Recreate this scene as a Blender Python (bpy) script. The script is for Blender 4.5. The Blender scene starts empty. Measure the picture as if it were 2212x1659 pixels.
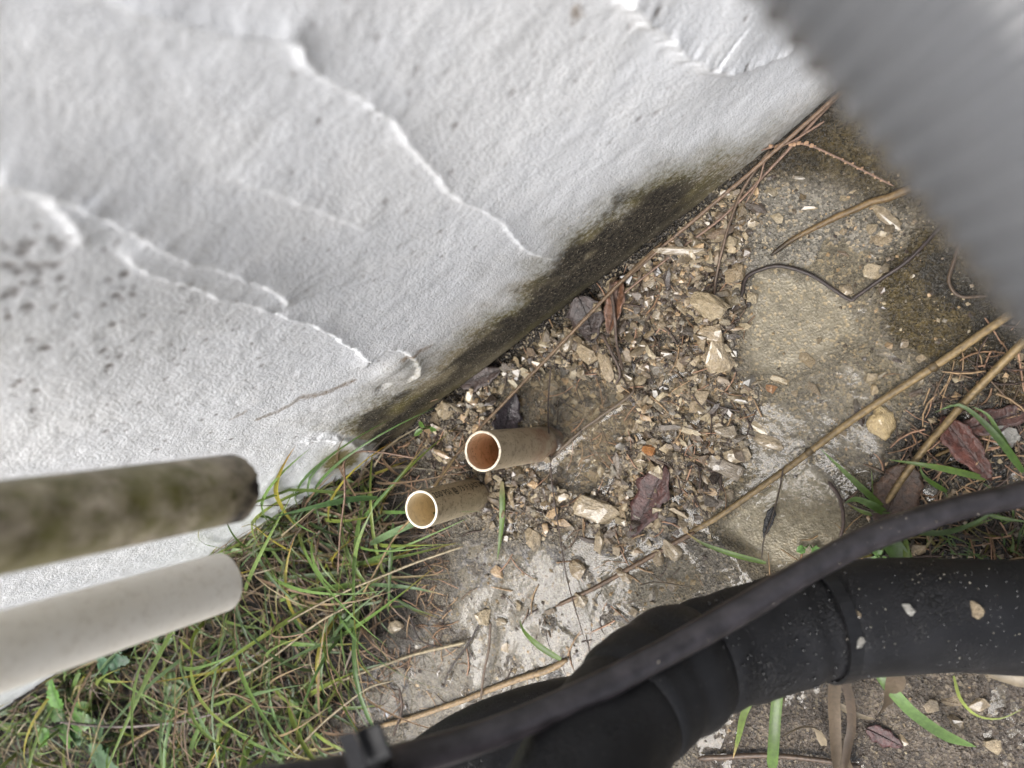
import bpy, bmesh, math, random
import numpy as np
from mathutils import Matrix, Vector

random.seed(7)
RNG = np.random.default_rng(11)
scene = bpy.context.scene
COL = scene.collection

# ------------------------------------------------------------------ camera
# World: X runs along the wall, Y points away from the wall (wall face y = 0), Z up.  Metres.
CAM = np.array([0.0, 0.156, 0.5])
F = 1520.0                                   # focal length in pixels of a 2212 px wide frame
TS, TC = 741 / math.hypot(741, F), F / math.hypot(741, F)
E1 = np.array([-0.8317, 0.5553, 0.0])
E2 = np.array([0.5553, 0.8317, 0.0])
DN = np.array([0.0, 0.0, -1.0])
RIGHT = TC * E1 + TS * DN
FWD = -TS * E1 + TC * DN

cd = bpy.data.cameras.new('camera')
cam = bpy.data.objects.new('camera', cd)
COL.objects.link(cam)
cd.sensor_width = 36.0
cd.lens = 36.0 * F / 2212.0
cd.clip_start = 0.005
cd.clip_end = 200.0
cd.dof.use_dof = True
cd.dof.focus_distance = 0.47
cd.dof.aperture_fstop = 6.2
up = -E2
cam.matrix_world = Matrix(((RIGHT[0], up[0], -FWD[0], CAM[0]),
                           (RIGHT[1], up[1], -FWD[1], CAM[1]),
                           (RIGHT[2], up[2], -FWD[2], CAM[2]),
                           (0, 0, 0, 1)))
scene.camera = cam

# ------------------------------------------------------------------ sky, sun, exposure (overcast)
SUN_DIR = Vector((0.31, 0.20, 0.93)).normalized()
world = bpy.data.worlds.new('World')
scene.world = world
world.use_nodes = True
wn = world.node_tree
wn.nodes.clear()
wo = wn.nodes.new('ShaderNodeOutputWorld')
wb = wn.nodes.new('ShaderNodeBackground')
wh = wn.nodes.new('ShaderNodeHueSaturation')
ws = wn.nodes.new('ShaderNodeTexSky')
ws.sky_type = 'NISHITA'
ws.sun_disc = False
ws.sun_elevation = math.asin(SUN_DIR.z)
ws.sun_rotation = math.atan2(SUN_DIR.x, SUN_DIR.y)
ws.air_density = 1.0
ws.dust_density = 6.0
wh.inputs['Saturation'].default_value = 0.42
wb.inputs['Strength'].default_value = 0.11
wn.links.new(ws.outputs[0], wh.inputs['Color'])
wn.links.new(wh.outputs[0], wb.inputs['Color'])
wn.links.new(wb.outputs[0], wo.inputs['Surface'])

sl = bpy.data.lights.new('sun', 'SUN')
sl.energy = 1.5
sl.angle = math.radians(32)
sl.color = (1.0, 0.985, 0.965)
sun = bpy.data.objects.new('sun', sl)
COL.objects.link(sun)
sun.rotation_euler = SUN_DIR.to_track_quat('Z', 'Y').to_euler()

scene.view_settings.view_transform = 'Standard'
scene.view_settings.look = 'None'
scene.view_settings.gamma = 1.0
scene.view_settings.use_curve_mapping = False
scene.view_settings.exposure = 1.07
scene.render.engine = 'CYCLES'
scene.cycles.use_denoising = True
scene.cycles.max_bounces = 5
scene.cycles.use_adaptive_sampling = True
scene.cycles.adaptive_threshold = 0.03
scene.cycles.transparent_max_bounces = 12
scene.cycles.caustics_reflective = False
scene.cycles.caustics_refractive = False

# ------------------------------------------------------------------ helpers
def ray(u, v):
    return (RIGHT * (u - 1106.0) + E2 * (v - 829.5)) / F + FWD
def g(u, v, z=0.0):
    r = ray(u, v); return CAM + r * ((z - CAM[2]) / r[2])
def wl(u, v, y=0.0):
    r = ray(u, v); return CAM + r * ((y - CAM[1]) / r[1])
def dep(u, v, Z):
    return CAM + ray(u, v) * Z

_TAB = RNG.random((256, 256))
def vn(x, y, s=0):
    x = np.asarray(x, float) + s * 17.31; y = np.asarray(y, float) + s * 9.77
    xi = np.floor(x).astype(int); yi = np.floor(y).astype(int)
    fx = x - xi; fy = y - yi
    fx = fx * fx * fx * (fx * (fx * 6 - 15) + 10); fy = fy * fy * fy * (fy * (fy * 6 - 15) + 10)
    a = _TAB[xi & 255, yi & 255]; b = _TAB[(xi + 1) & 255, yi & 255]
    c = _TAB[xi & 255, (yi + 1) & 255]; d = _TAB[(xi + 1) & 255, (yi + 1) & 255]
    return (a * (1 - fx) + b * fx) * (1 - fy) + (c * (1 - fx) + d * fx) * fy
def fbm(x, y, s=0, o=4, gain=0.5):
    r = 0; a = 1; t = 0
    for k in range(o):
        cs, sn = math.cos(0.7 * k), math.sin(0.7 * k)
        r = r + a * (vn((x * cs - y * sn) * 2.03 ** k, (x * sn + y * cs) * 2.03 ** k, s + k * 3) - 0.5)
        t += a; a *= gain
    return r / t * 2
def sstep(a, b, x):
    t = np.clip((x - a) / (b - a), 0, 1); return t * t * (3 - 2 * t)

def inpoly(px, py, poly):
    r = np.zeros(px.shape, bool); n = len(poly)
    for i in range(n):
        x0, y0 = poly[i]; x1, y1 = poly[(i + 1) % n]
        if y0 == y1: continue
        c = ((y0 > py) != (y1 > py)) & (px < (x1 - x0) * (py - y0) / (y1 - y0) + x0)
        r ^= c
    return r
def blur(m, k):
    if k < 1: return m
    for _ in range(3):
        for ax in (0, 1):
            p = np.concatenate([np.repeat(np.take(m, [0], ax), k + 1, ax), m, np.repeat(np.take(m, [-1], ax), k, ax)], ax)
            cs = np.cumsum(p, ax)
            n = m.shape[ax]
            m = (np.take(cs, range(2 * k + 1, 2 * k + 1 + n), ax) - np.take(cs, range(0, n), ax)) / (2 * k + 1)
    return m

def link(o, parent=None):
    COL.objects.link(o)
    if parent is not None: o.parent = parent
    return o
def tag(o, label=None, cat=None, group=None, kind=None):
    if label: o['label'] = label
    if cat: o['category'] = cat
    if group: o['group'] = group
    if kind: o['kind'] = kind
    return o
def mesh(name, verts, faces, mat=None, smooth=True, colors=None):
    m = bpy.data.meshes.new(name)
    m.from_pydata([tuple(map(float, v)) for v in verts], [], faces)
    if smooth: m.polygons.foreach_set('use_smooth', [True] * len(m.polygons))
    if colors is not None:
        a = m.color_attributes.new('tone', 'FLOAT_COLOR', 'POINT')
        cc = np.ones((len(verts), 4), np.float32); cc[:, :3] = colors
        a.data.foreach_set('color', cc.ravel())
    if mat: m.materials.append(mat)
    m.update()
    return m
def obj(name, verts, faces, mat=None, parent=None, smooth=True, colors=None):
    return link(bpy.data.objects.new(name, mesh(name, verts, faces, mat, smooth, colors)), parent)
def empty(name, loc):
    o = bpy.data.objects.new(name, None); o.empty_display_size = 0.01
    o.location = tuple(map(float, loc)); return link(o)
def gridmesh(name, P, mat, attrs=None):
    h, w, _ = P.shape
    me = bpy.data.meshes.new(name)
    idx = np.arange(h * w).reshape(h, w)
    q = np.stack([idx[:-1, :-1], idx[:-1, 1:], idx[1:, 1:], idx[1:, :-1]], -1).reshape(-1, 4).astype(np.int32)
    me.vertices.add(h * w); me.vertices.foreach_set('co', P.reshape(-1).astype(np.float32))
    me.loops.add(q.size); me.loops.foreach_set('vertex_index', q.ravel())
    me.polygons.add(len(q)); me.polygons.foreach_set('loop_start', np.arange(0, q.size, 4, dtype=np.int32))
    me.polygons.foreach_set('use_smooth', np.ones(len(q), bool))
    me.update(calc_edges=True)
    for k, a in (attrs or {}).items():
        if a.ndim == 3:
            at = me.color_attributes.new(k, 'FLOAT_COLOR', 'POINT')
            cc = np.ones((h * w, 4), np.float32); cc[:, :3] = a.reshape(-1, 3)
            at.data.foreach_set('color', cc.ravel())
        else:
            at = me.attributes.new(k, 'FLOAT', 'POINT'); at.data.foreach_set('value', a.ravel().astype(np.float32))
    me.materials.append(mat)
    return me
def resample(pts, n):
    P = np.asarray(pts, float)
    if len(P) > 2:                                         # Catmull-Rom
        Q = np.vstack([2 * P[0] - P[1], P, 2 * P[-1] - P[-2]])
        out = []
        for i in range(1, len(Q) - 2):
            for t in np.linspace(0, 1, 12, endpoint=False):
                a, b, c, d = Q[i - 1], Q[i], Q[i + 1], Q[i + 2]
                out.append(0.5 * (2 * b + (c - a) * t + (2 * a - 5 * b + 4 * c - d) * t * t + (3 * b - a - 3 * c + d) * t ** 3))
        out.append(P[-1]); P = np.array(out)
    L = np.r_[0, np.cumsum(np.linalg.norm(np.diff(P, axis=0), axis=1))]
    s = np.linspace(0, L[-1], n)
    return np.stack([np.interp(s, L, P[:, k]) for k in range(3)], 1)
def frames(P, ref=None):
    T = np.gradient(P, axis=0); T /= np.linalg.norm(T, axis=1)[:, None] + 1e-12
    r = np.array([0, 0, 1.0]) if ref is None else np.asarray(ref, float)
    if abs(T[0] @ r) > 0.95: r = np.array([1.0, 0, 0])
    N = []
    n = r - (r @ T[0]) * T[0]
    for t in T:
        n = n - (n @ t) * t; n = n / (np.linalg.norm(n) + 1e-12); N.append(n)
    N = np.array(N); return T, N, np.cross(T, N)
def tube(P, rad, seg=12, cap=True, flat=1.0):
    P = np.asarray(P, float); n = len(P); rad = np.broadcast_to(np.asarray(rad, float), (n,))
    T, N, B = frames(P)
    a = np.linspace(0, 2 * math.pi, seg, endpoint=False)
    V = (P[:, None] + rad[:, None, None] * (np.sin(a)[None, :, None] * N[:, None] * flat + np.cos(a)[None, :, None] * B[:, None])).reshape(-1, 3)
    Fc = [(i * seg + j, i * seg + (j + 1) % seg, (i + 1) * seg + (j + 1) % seg, (i + 1) * seg + j) for i in range(n - 1) for j in range(seg)]
    if cap: Fc += [tuple(range(seg))[::-1], tuple((n - 1) * seg + j for j in range(seg))]
    return V, Fc
class Bag:                                                  # collects many tiny pieces into one mesh of kind stuff
    def __init__(s): s.v = []; s.f = []; s.c = []; s.n = 0
    def add(s, V, Fc, col):
        V = np.asarray(V); s.v.append(V); s.f += [tuple(i + s.n for i in f) for f in Fc]
        s.c.append(np.broadcast_to(np.asarray(col, float), (len(V), 3))); s.n += len(V)
    def build(s, name, mat, parent=None, smooth=False):
        return obj(name, np.vstack(s.v), s.f, mat, parent, smooth, np.vstack(s.c))

# ------------------------------------------------------------------ materials
class NT:
    def __init__(s, name):
        s.m = bpy.data.materials.new(name); s.m.use_nodes = True
        s.t = s.m.node_tree; s.p = s.t.nodes['Principled BSDF']; s.o = s.t.nodes['Material Output']
        s.tc = s.n('ShaderNodeTexCoord')
    def n(s, t, **k):
        x = s.t.nodes.new(t)
        for a, b in k.items(): setattr(x, a, b)
        return x
    def l(s, a, b): s.t.links.new(a, b)
    def set(s, k, v):
        i = s.p.inputs[k]
        if hasattr(v, 'is_linked') or hasattr(v, 'links'): s.l(v, i)
        else: i.default_value = v if not isinstance(v, tuple) else (*v, 1.0)
    def noise(s, scale, detail=4, rough=0.55, vec=None, out=0, dist=0.0):
        x = s.n('ShaderNodeTexNoise'); x.inputs['Scale'].default_value = scale
        x.inputs['Detail'].default_value = detail; x.inputs['Roughness'].default_value = rough; x.inputs['Distortion'].default_value = dist
        s.l(vec or s.tc.outputs['Object'], x.inputs['Vector']); return x.outputs[out]
    def voro(s, scale, out='Distance', feat='F1', vec=None, rnd=1.0):
        x = s.n('ShaderNodeTexVoronoi', feature=feat); x.inputs['Scale'].default_value = scale; x.inputs['Randomness'].default_value = rnd
        s.l(vec or s.tc.outputs['Object'], x.inputs['Vector']); return x.outputs[out]
    def ramp(s, fac, stops, inter='LINEAR'):
        x = s.n('ShaderNodeValToRGB'); x.color_ramp.interpolation = inter
        e = x.color_ramp.elements
        while len(e) < len(stops): e.new(0.5)
        for k, (p, c) in zip(e, stops):
            k.position = p; k.color = (*c, 1) if isinstance(c, tuple) else (c, c, c, 1)
        s.l(fac, x.inputs[0]); return x.outputs[0]
    def mix(s, fac, a, b, mode='MIX'):
        x = s.n('ShaderNodeMix', data_type='RGBA', blend_type=mode)
        for i, v in ((0, fac), (6, a), (7, b)):
            if hasattr(v, 'links'): s.l(v, x.inputs[i])
            else: x.inputs[i].default_value = (*v, 1) if isinstance(v, tuple) else v
        return x.outputs[2]
    def math(s, op, a, b=0.5, clamp=False):
        x = s.n('ShaderNodeMath', operation=op, use_clamp=clamp)
        for i, v in ((0, a), (1, b)):
            if hasattr(v, 'links'): s.l(v, x.inputs[i])
            else: x.inputs[i].default_value = v
        return x.outputs[0]
    def attr(s, name, out='Fac'):
        x = s.n('ShaderNodeAttribute', attribute_name=name); return x.outputs[out]
    def rnd(s): return s.n('ShaderNodeObjectInfo').outputs['Random']
    def bump(s, h, dist, strength=1.0, normal=None):
        x = s.n('ShaderNodeBump'); x.inputs['Strength'].default_value = strength; x.inputs['Distance'].default_value = dist
        s.l(h, x.inputs['Height'])
        if normal: s.l(normal, x.inputs['Normal'])
        s.l(x.outputs[0], s.p.inputs['Normal']); return x.outputs[0]

# stucco wall: white paint, stain attributes, sandy grain
m = NT('stucco'); mS = m.m
grain = m.noise(640, 2, 0.65)
base = m.mix(m.attr('patch'), (0.82, 0.832, 0.85), (0.865, 0.872, 0.88))
base = m.mix(m.ramp(grain, [(0.28, 0.5), (0.42, 0.0)]), base, (0.50, 0.49, 0.47))
oliv = m.attr('olive'); dark = m.attr('dark'); rust = m.attr('rust'); speck = m.attr('speck')
bn = m.noise(300, 3, 0.7)
def stainfac(a, k=0.9):
    return m.math('MULTIPLY', m.math('SUBTRACT', m.math('ADD', m.math('MULTIPLY', a, 1.7), m.math('MULTIPLY', bn, k)), 0.2 + k * 0.5), 1.3, True)
c = m.mix(m.math('MULTIPLY', oliv, m.math('ADD', m.math('MULTIPLY', bn, 1.7), 0.12), True), base, m.mix(m.attr('patch'), (0.15, 0.128, 0.05), (0.26, 0.22, 0.14)))
c = m.mix(m.math('MULTIPLY', m.math('SUBTRACT', m.math('ADD', dark, m.math('MULTIPLY', bn, 0.9)), 0.62), 1.7, True), c, m.mix(m.ramp(bn, [(0.4, 0.0), (0.62, 1.0)]), (0.014, 0.0125, 0.011), (0.085, 0.072, 0.052)))
c = m.mix(m.math('MULTIPLY', m.ramp(grain, [(0.64, 0.0), (0.70, 1.0)]), m.math('GREATER_THAN', m.math('ADD', oliv, dark), 0.25)), c, (0.5, 0.45, 0.33))
c = m.mix(stainfac(rust, 1.2), c, (0.22, 0.145, 0.075))
c = m.mix(speck, c, (0.10, 0.065, 0.045))
m.set('Base Color', c); m.set('Roughness', 0.85); m.set('Specular IOR Level', 0.25)
m.bump(grain, 0.0009, 0.8)

# wet ground: vertex colours give the zones, grains on top
m = NT('wet_ground'); mG = m.m
tone = m.attr('tone', 'Color'); gr = m.attr('grit')
cellc = m.voro(620, 'Color'); celld = m.voro(620)
fine = m.noise(800, 2, 0.7)
sp = m.n('ShaderNodeSeparateColor'); m.l(cellc, sp.inputs[0])
mul = m.ramp(sp.outputs[0], [(0.0, 0.42), (0.35, 0.8), (0.7, 1.1), (1.0, 1.75)])
c = m.mix(1.0, tone, mul, 'MULTIPLY')
c = m.mix(m.math('SUBTRACT', 0.75, m.math('MULTIPLY', m.attr('silt'), 0.5)), tone, c)
big = m.ramp(m.noise(170, 3, 0.7), [(0.3, 0.55), (0.5, 1.0), (0.72, 1.4)])
c = m.mix(0.8, c, m.mix(1.0, c, big, 'MULTIPLY'))
c = m.mix(m.math('MULTIPLY', gr, m.ramp(sp.outputs[1], [(0.86, 0.0), (0.9, 1.0)])), c, (0.34, 0.28, 0.19))
m.set('Base Color', c)
m.set('Roughness', m.math('ADD', m.ramp(fine, [(0.3, 0.10), (0.7, 0.34)]), m.attr('dry'))); m.set('Specular IOR Level', 0.5)
m.set('Coat Weight', m.math('SUBTRACT', 0.9, m.math('ADD', m.math('MULTIPLY', m.attr('dry'), 2.2), m.math('MULTIPLY', m.attr('silt'), 0.9)), True)); m.set('Coat Roughness', 0.09); m.set('Coat IOR', 1.34)
bx_ = m.n('ShaderNodeBump'); bx_.inputs['Distance'].default_value = 0.0018
m.l(m.math('SUBTRACT', 0.9, m.math('MULTIPLY', m.attr('silt'), 0.75)), bx_.inputs['Strength'])
m.l(m.math('ADD', fine, m.math('MULTIPLY', celld, 0.8)), bx_.inputs['Height']); m.l(bx_.outputs[0], m.p.inputs['Normal']); m.l(bx_.outputs[0], m.p.inputs['Coat Normal'])

# water: clear tea-coloured sheet
m = NT('water'); mW = m.m
m.t.nodes.remove(m.p)
tr = m.n('ShaderNodeBsdfTransparent'); tr.inputs[0].default_value = (0.93, 0.90, 0.82, 1)
df = m.n('ShaderNodeBsdfDiffuse'); df.inputs[0].default_value = (0.24, 0.215, 0.175, 1)
gl = m.n('ShaderNodeBsdfGlossy'); gl.inputs['Roughness'].default_value = 0.09
m1 = m.n('ShaderNodeMixShader'); m2 = m.n('ShaderNodeMixShader'); fr = m.n('ShaderNodeFresnel'); fr.inputs['IOR'].default_value = 1.33
m1.inputs[0].default_value = 0.14
bp = m.n('ShaderNodeBump'); bp.inputs['Distance'].default_value = 0.0014; bp.inputs['Strength'].default_value = 0.42
m.l(m.noise(75, 3, 0.55), bp.inputs['Height']); m.l(bp.outputs[0], gl.inputs['Normal']); m.l(bp.outputs[0], fr.inputs['Normal'])
m.l(tr.outputs[0], m1.inputs[1]); m.l(df.outputs[0], m1.inputs[2])
m.l(fr.outputs[0], m2.inputs[0]); m.l(m1.outputs[0], m2.inputs[1]); m.l(gl.outputs[0], m2.inputs[2]); m.l(m2.outputs[0], m.o.inputs['Surface'])

def stone_mat(name, ramp, rough=(0.07, 0.32), useattr=False, dirt=0.5):
    m = NT(name); q = 1.0 if useattr else 0.009; bd = 0.0012 if useattr else 0.0022
    c = m.attr('tone', 'Color') if useattr else m.ramp(m.rnd(), ramp)
    n1 = m.noise(260 * q, 4, 0.7)
    c = m.mix(0.85, c, m.mix(1.0, c, m.ramp(n1, [(0.28, 0.45), (0.5, 1.0), (0.75, 1.45)]), 'MULTIPLY'))
    c = m.mix(m.math('MULTIPLY', m.ramp(m.noise(150 * q, 3, 0.65), [(0.52, 0.0), (0.72, 1.0)]), dirt), c, (0.10, 0.075, 0.045))
    m.set('Base Color', c); m.set('Roughness', m.ramp(n1, [(0.35, rough[0]), (0.65, rough[1])]))
    m.bump(m.math('ADD', n1, m.math('MULTIPLY', m.noise(900 * q, 2, 0.6), 0.6)), bd, 0.9)
    m.set('Coat Weight', 0.7); m.set('Coat Roughness', 0.1)
    return m.m
mChip = stone_mat('limestone', [(0.0, (0.28, 0.21, 0.125)), (0.3, (0.37, 0.295, 0.19)), (0.55, (0.22, 0.17, 0.11)), (0.8, (0.39, 0.315, 0.20)), (1.0, (0.20, 0.165, 0.125))])
mGrit = stone_mat('grit', None, useattr=True, dirt=0.3)
mQuartz = stone_mat('quartz', [(0, (0.50, 0.38, 0.20)), (1, (0.50, 0.38, 0.20))], (0.12, 0.3), dirt=0.35)
mOrange = stone_mat('orange_stone', [(0, (0.34, 0.14, 0.035)), (1, (0.34, 0.14, 0.035))], (0.2, 0.5), dirt=0.2)
mGreyStone = stone_mat('grey_stone', [(0, (0.24, 0.23, 0.20)), (1, (0.32, 0.31, 0.28))], (0.2, 0.5), dirt=0.3)

def plain(name, col, rough=0.5, var=0.4, scale=200, bump=0.0006, spec=0.5, attr=False, trans=0.0):
    m = NT(name)
    c = m.attr('tone', 'Color') if attr else None
    n1 = m.noise(scale, 4, 0.6)
    rp = m.ramp(n1, [(0.3, 1 - var), (0.7, 1 + var)])
    m.set('Base Color', m.mix(1.0, c if attr else col, rp, 'MULTIPLY'))
    m.set('Roughness', rough); m.set('Specular IOR Level', spec)
    if bump: m.bump(n1, bump, 0.6)
    if trans:
        tl = m.n('ShaderNodeBsdfTranslucent'); mx = m.n('ShaderNodeMixShader'); mx.inputs[0].default_value = trans
        m.l(m.mix(1.0, c if attr else col, rp, 'MULTIPLY'), tl.inputs[0])
        m.l(m.p.outputs[0], mx.inputs[1]); m.l(tl.outputs[0], mx.inputs[2]); m.l(mx.outputs[0], m.o.inputs['Surface'])
    return m.m
mBlade = plain('grass_blade', None, 0.42, 0.22, 350, 0.0003, attr=True, trans=0.18)
mStraw = plain('straw', None, 0.5, 0.5, 420, 0.0005, attr=True)
mLeaf = plain('leaf', None, 0.36, 0.6, 330, 0.0022, attr=True)
mHole = plain('dark_inside', (0.015, 0.012, 0.01), 0.9)

def pvc(name, c1, c2, dirtcol, dirt, streak=0.4, spots=0.3, zones=None, sc=35):
    m = NT(name)
    n1 = m.noise(sc, 4, 0.6); n2 = m.noise(240, 4, 0.65)
    c = m.mix(m.ramp(n1, [(0.3, 0.0), (0.7, 1.0)]), c1, c2)
    c = m.mix(m.math('MULTIPLY', m.ramp(n2, [(0.5, 0.0), (0.72, 1.0)]), dirt), c, dirtcol)
    mp = m.n('ShaderNodeMapping'); mp.inputs['Scale'].default_value = (1, 1, 0.25); m.l(m.tc.outputs['Object'], mp.inputs[0])
    c = m.mix(m.math('MULTIPLY', m.ramp(m.noise(300, 4, 0.7, mp.outputs[0]), [(0.56, 0.0), (0.70, 1.0)]), streak), c, dirtcol)
    c = m.mix(m.math('MULTIPLY', m.ramp(m.voro(330), [(0.12, 1.0), (0.22, 0.0)]), spots), c, tuple(v * 0.4 for v in dirtcol))
    if zones:
        sx = m.n('ShaderNodeSeparateXYZ'); m.l(m.tc.outputs['Object'], sx.inputs[0])
        for z0, z1, colr, amt, sc in zones:
            mr = m.n('ShaderNodeMapRange', clamp=True); mr.inputs[1].default_value = z0; mr.inputs[2].default_value = z1
            m.l(sx.outputs[2], mr.inputs[0])
            f = m.math('MULTIPLY', m.math('MULTIPLY', mr.outputs[0], m.ramp(m.noise(sc, 4, 0.6), [(0.36, 0.0), (0.6, 1.0)])), amt)
            c = m.mix(f, c, colr)
    m.set('Base Color', c); m.set('Roughness', 0.42); m.set('Specular IOR Level', 0.4)
    m.bump(n2, 0.0003, 0.4)
    return m.m

# ================================================================== THE SETTING
def stretch(lo, hi, step, far_lo, far_hi, n=16):
    a = np.arange(lo, hi + step * 0.5, step)
    l = lo - (np.geomspace(step * 2, lo - far_lo, n)); h = hi + np.geomspace(step * 2, far_hi - hi, n)
    return np.r_[l[::-1], a, h]
def gpoly(D): return [tuple(g(u, v)[:2]) for u, v in D]

# ---- ground
GX = stretch(-0.30, 0.86, 0.0015, -40, 40); GY = stretch(-0.036, 0.50, 0.0015, -1.0, 60)
X, Y = np.meshgrid(GX, GY, indexing='ij')
XWp = X + fbm(X * 45, Y * 45, 70, 4) * 0.011; YWp = Y + fbm(X * 45, Y * 45, 75, 4) * 0.011
def zone(D, k):
    return blur(inpoly(XWp, YWp, gpoly(D)).astype(float), max(2, k // 2))
Z_rub = zone([(1480, 480), (1640, 420), (1620, 560), (1610, 640), (1600, 760), (1640, 900), (1560, 1060), (1470, 1150), (1400, 1200), (1250, 1150), (1080, 1130), (980, 1080), (930, 960), (920, 880), (1010, 800), (1150, 720), (1290, 610)], 6)
Z_slab = zone([(1560, 440), (1660, 390), (1850, 420), (1980, 470), (1900, 650), (1900, 760), (2010, 800), (1900, 960), (1700, 1030), (1560, 1120), (1500, 1100), (1620, 900), (1600, 640)], 6)
Z_alg = zone([(1640, 300), (1820, 180), (2000, 180), (2300, 500), (2300, 800), (2060, 790), (1930, 730), (1900, 600), (1990, 480), (1900, 420), (1750, 385), (1630, 380)], 7)
Z_mud = zone([(2300, 690), (2130, 760), (2030, 840), (1950, 930), (1880, 1030), (1845, 1080), (1830, 1190), (1680, 1215), (1600, 1300), (2300, 1420)], 8)
Z_film = zone([(1000, 1190), (1130, 1190), (1260, 1210), (1420, 1150), (1500, 1210), (1480, 1300), (1300, 1380), (1250, 1480), (1130, 1500), (950, 1530), (770, 1550), (780, 1440), (880, 1380), (980, 1330)], 6)
Z_pool = blur(inpoly(X + (XWp - X) * 0.25, Y + (YWp - Y) * 0.25, gpoly([(1530, 1135), (1705, 1004), (1768, 1004), (1836, 1088), (1834, 1225), (1660, 1240)])).astype(float), 2)
Z_pool2 = zone([(1600, 660), (1620, 605), (1690, 582), (1760, 602), (1840, 652), (1850, 720), (1760, 790), (1650, 830), (1600, 760)], 5)
Z_pud = zone([(1085, 835), (1170, 800), (1290, 815), (1365, 875), (1355, 920), (1310, 1010), (1275, 1050), (1225, 1058), (1180, 1035), (1150, 990), (1130, 930), (1090, 890)], 4)
Z_brown = zone([(1560, 1500), (1800, 1450), (2400, 1430), (2400, 1800), (1400, 1800)], 10)
Z_grass = zone([(-300, 1500), (0, 1430), (480, 1140), (720, 985), (860, 955), (900, 1010), (880, 1120), (930, 1210), (900, 1330), (790, 1420), (740, 1560), (660, 1700), (-300, 2200)], 10)
inner = ((X > -0.24) & (X < 0.80) & (Y > -0.02) & (Y < 0.44)).astype(float); inner = blur(inner, 8)

n_big = fbm(X * 22, Y * 22, 1, 4); n_mid = fbm(X * 75, Y * 75, 2, 4); n_fin = fbm(X * 260, Y * 260, 3, 3)
n_str = fbm((X + Y) * 60, (X - Y) * 150, 4, 4)
Zg = 0.0010 + n_big * 0.0016 + n_mid * 0.0012 + n_fin * 0.0008
Zg += Z_rub * (0.0012 + n_mid * 0.0075 + n_fin * 0.0035 + n_str * 0.003)
Zg += Z_slab * (-0.0021 - n_big * 0.0004 + n_str * 0.0013)
Zg += Z_alg * (0.0008 - n_mid * 0.0009)
Zg += Z_mud * (0.001 + n_mid * 0.004 + n_str * 0.003)
Zg += Z_film * (-0.0012 - n_big * 0.0006 + n_mid * 0.0016 + n_fin * 0.0010)
Zg *= (1 - 0.85 * Z_pool) * (1 - 0.85 * Z_pool2)
Zg -= Z_pool2 * 0.0034
Zg -= Z_pool * 0.0050
Zg = Zg * (1 - 0.85 * Z_pud) - Z_pud * (0.016 + n_mid * 0.004)
Zg += Z_brown * (0.0004 - n_mid * 0.0006 + n_fin * 0.0008)
Zg += Z_grass * (0.006 + n_mid * 0.006)
zc = np.interp(GX, [-40, -0.087, -0.043, 0.028, 0.104, 0.19, 0.30, 0.33, 0.371, 0.412, 0.498, 0.62, 0.85, 40],
               [0.028, 0.024, 0.012, 0.008, 0.001, 0.001, 0.004, 0.010, 0.028, 0.038, 0.052, 0.062, 0.07, 0.07])[:, None]
Zg += zc * np.exp(-(np.clip(Y, 0, None) / 0.055) ** 1.5)
crev = sstep(0.25, 0.7, vn(X * 28, X * 0 + 3.3, 5)) * sstep(0.33, 0.27, X)
Zg -= crev * 0.014 * np.exp(-(np.clip(Y - 0.001, 0, None) / 0.0055) ** 2)
Zg += (1 - inner) * 0.010

def C3(*c): return np.array(c, float)
tone = np.ones(X.shape + (3,)) * C3(0.125, 0.108, 0.082)
def lay(mask, col):
    global tone
    tone = tone * (1 - mask[..., None]) + mask[..., None] * C3(*col)
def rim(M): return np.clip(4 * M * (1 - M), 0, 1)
n_pat = fbm(X * 38, Y * 38, 12, 4)
lay(Z_slab, (0.205, 0.186, 0.15))
lay(np.clip(Z_slab * sstep(0.1, 0.6, n_pat), 0, 0.6), (0.11, 0.096, 0.072))
lay(Z_rub, (0.185, 0.15, 0.108))
lay(np.clip(Z_rub * sstep(0.05, -0.4, n_mid), 0, 1), (0.028, 0.021, 0.017))
lay(Z_film, (0.215, 0.208, 0.203))
lay(np.clip(Z_film * sstep(0.05, 0.5, n_mid), 0, 0.9), (0.085, 0.068, 0.048))
lay(np.clip(Z_alg * (1.2 + n_big * 0.7), 0, 1), (0.062, 0.045, 0.016))
lay(np.clip(Z_alg * sstep(0.1, 0.5, fbm(X * 30, Y * 30, 8)), 0, 0.85), (0.022, 0.018, 0.011))
lay(np.clip(Z_alg * sstep(0.1, 0.5, fbm(X * 34, Y * 34, 13)), 0, 0.7), (0.095, 0.062, 0.014))
lay(Z_mud, (0.030, 0.025, 0.018))
lay(np.clip(Z_mud * sstep(0.0, 0.4, n_mid), 0, 1), (0.012, 0.011, 0.009))
lay(np.clip(Z_mud * sstep(0.2, 0.5, fbm(X * 26, Y * 26, 9)), 0, 0.7), (0.075, 0.048, 0.014))
lay(Z_pool, (0.25, 0.23, 0.185)); lay(Z_pool2, (0.215, 0.198, 0.162))
lay(np.clip(rim(Z_pool) * 0.7 + rim(Z_pool2) * 0.35, 0, 0.8), (0.035, 0.028, 0.021))  # dark pool outlines: dirt rim and a shadow line, both painted into the colour
lay(Z_pud, (0.215, 0.18, 0.135)); lay(rim(Z_pud) * 0.7, (0.035, 0.028, 0.021))  # puddle bed, with the same painted dark outline
lay(Z_brown, (0.072, 0.056, 0.042))
lay(np.clip(Z_brown * sstep(0.0, 0.5, n_big), 0, 1), (0.12, 0.096, 0.072))
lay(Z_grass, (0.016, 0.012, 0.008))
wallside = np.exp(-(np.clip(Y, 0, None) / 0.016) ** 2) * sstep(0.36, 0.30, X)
lay(wallside * 0.85, (0.026, 0.021, 0.016))
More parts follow.
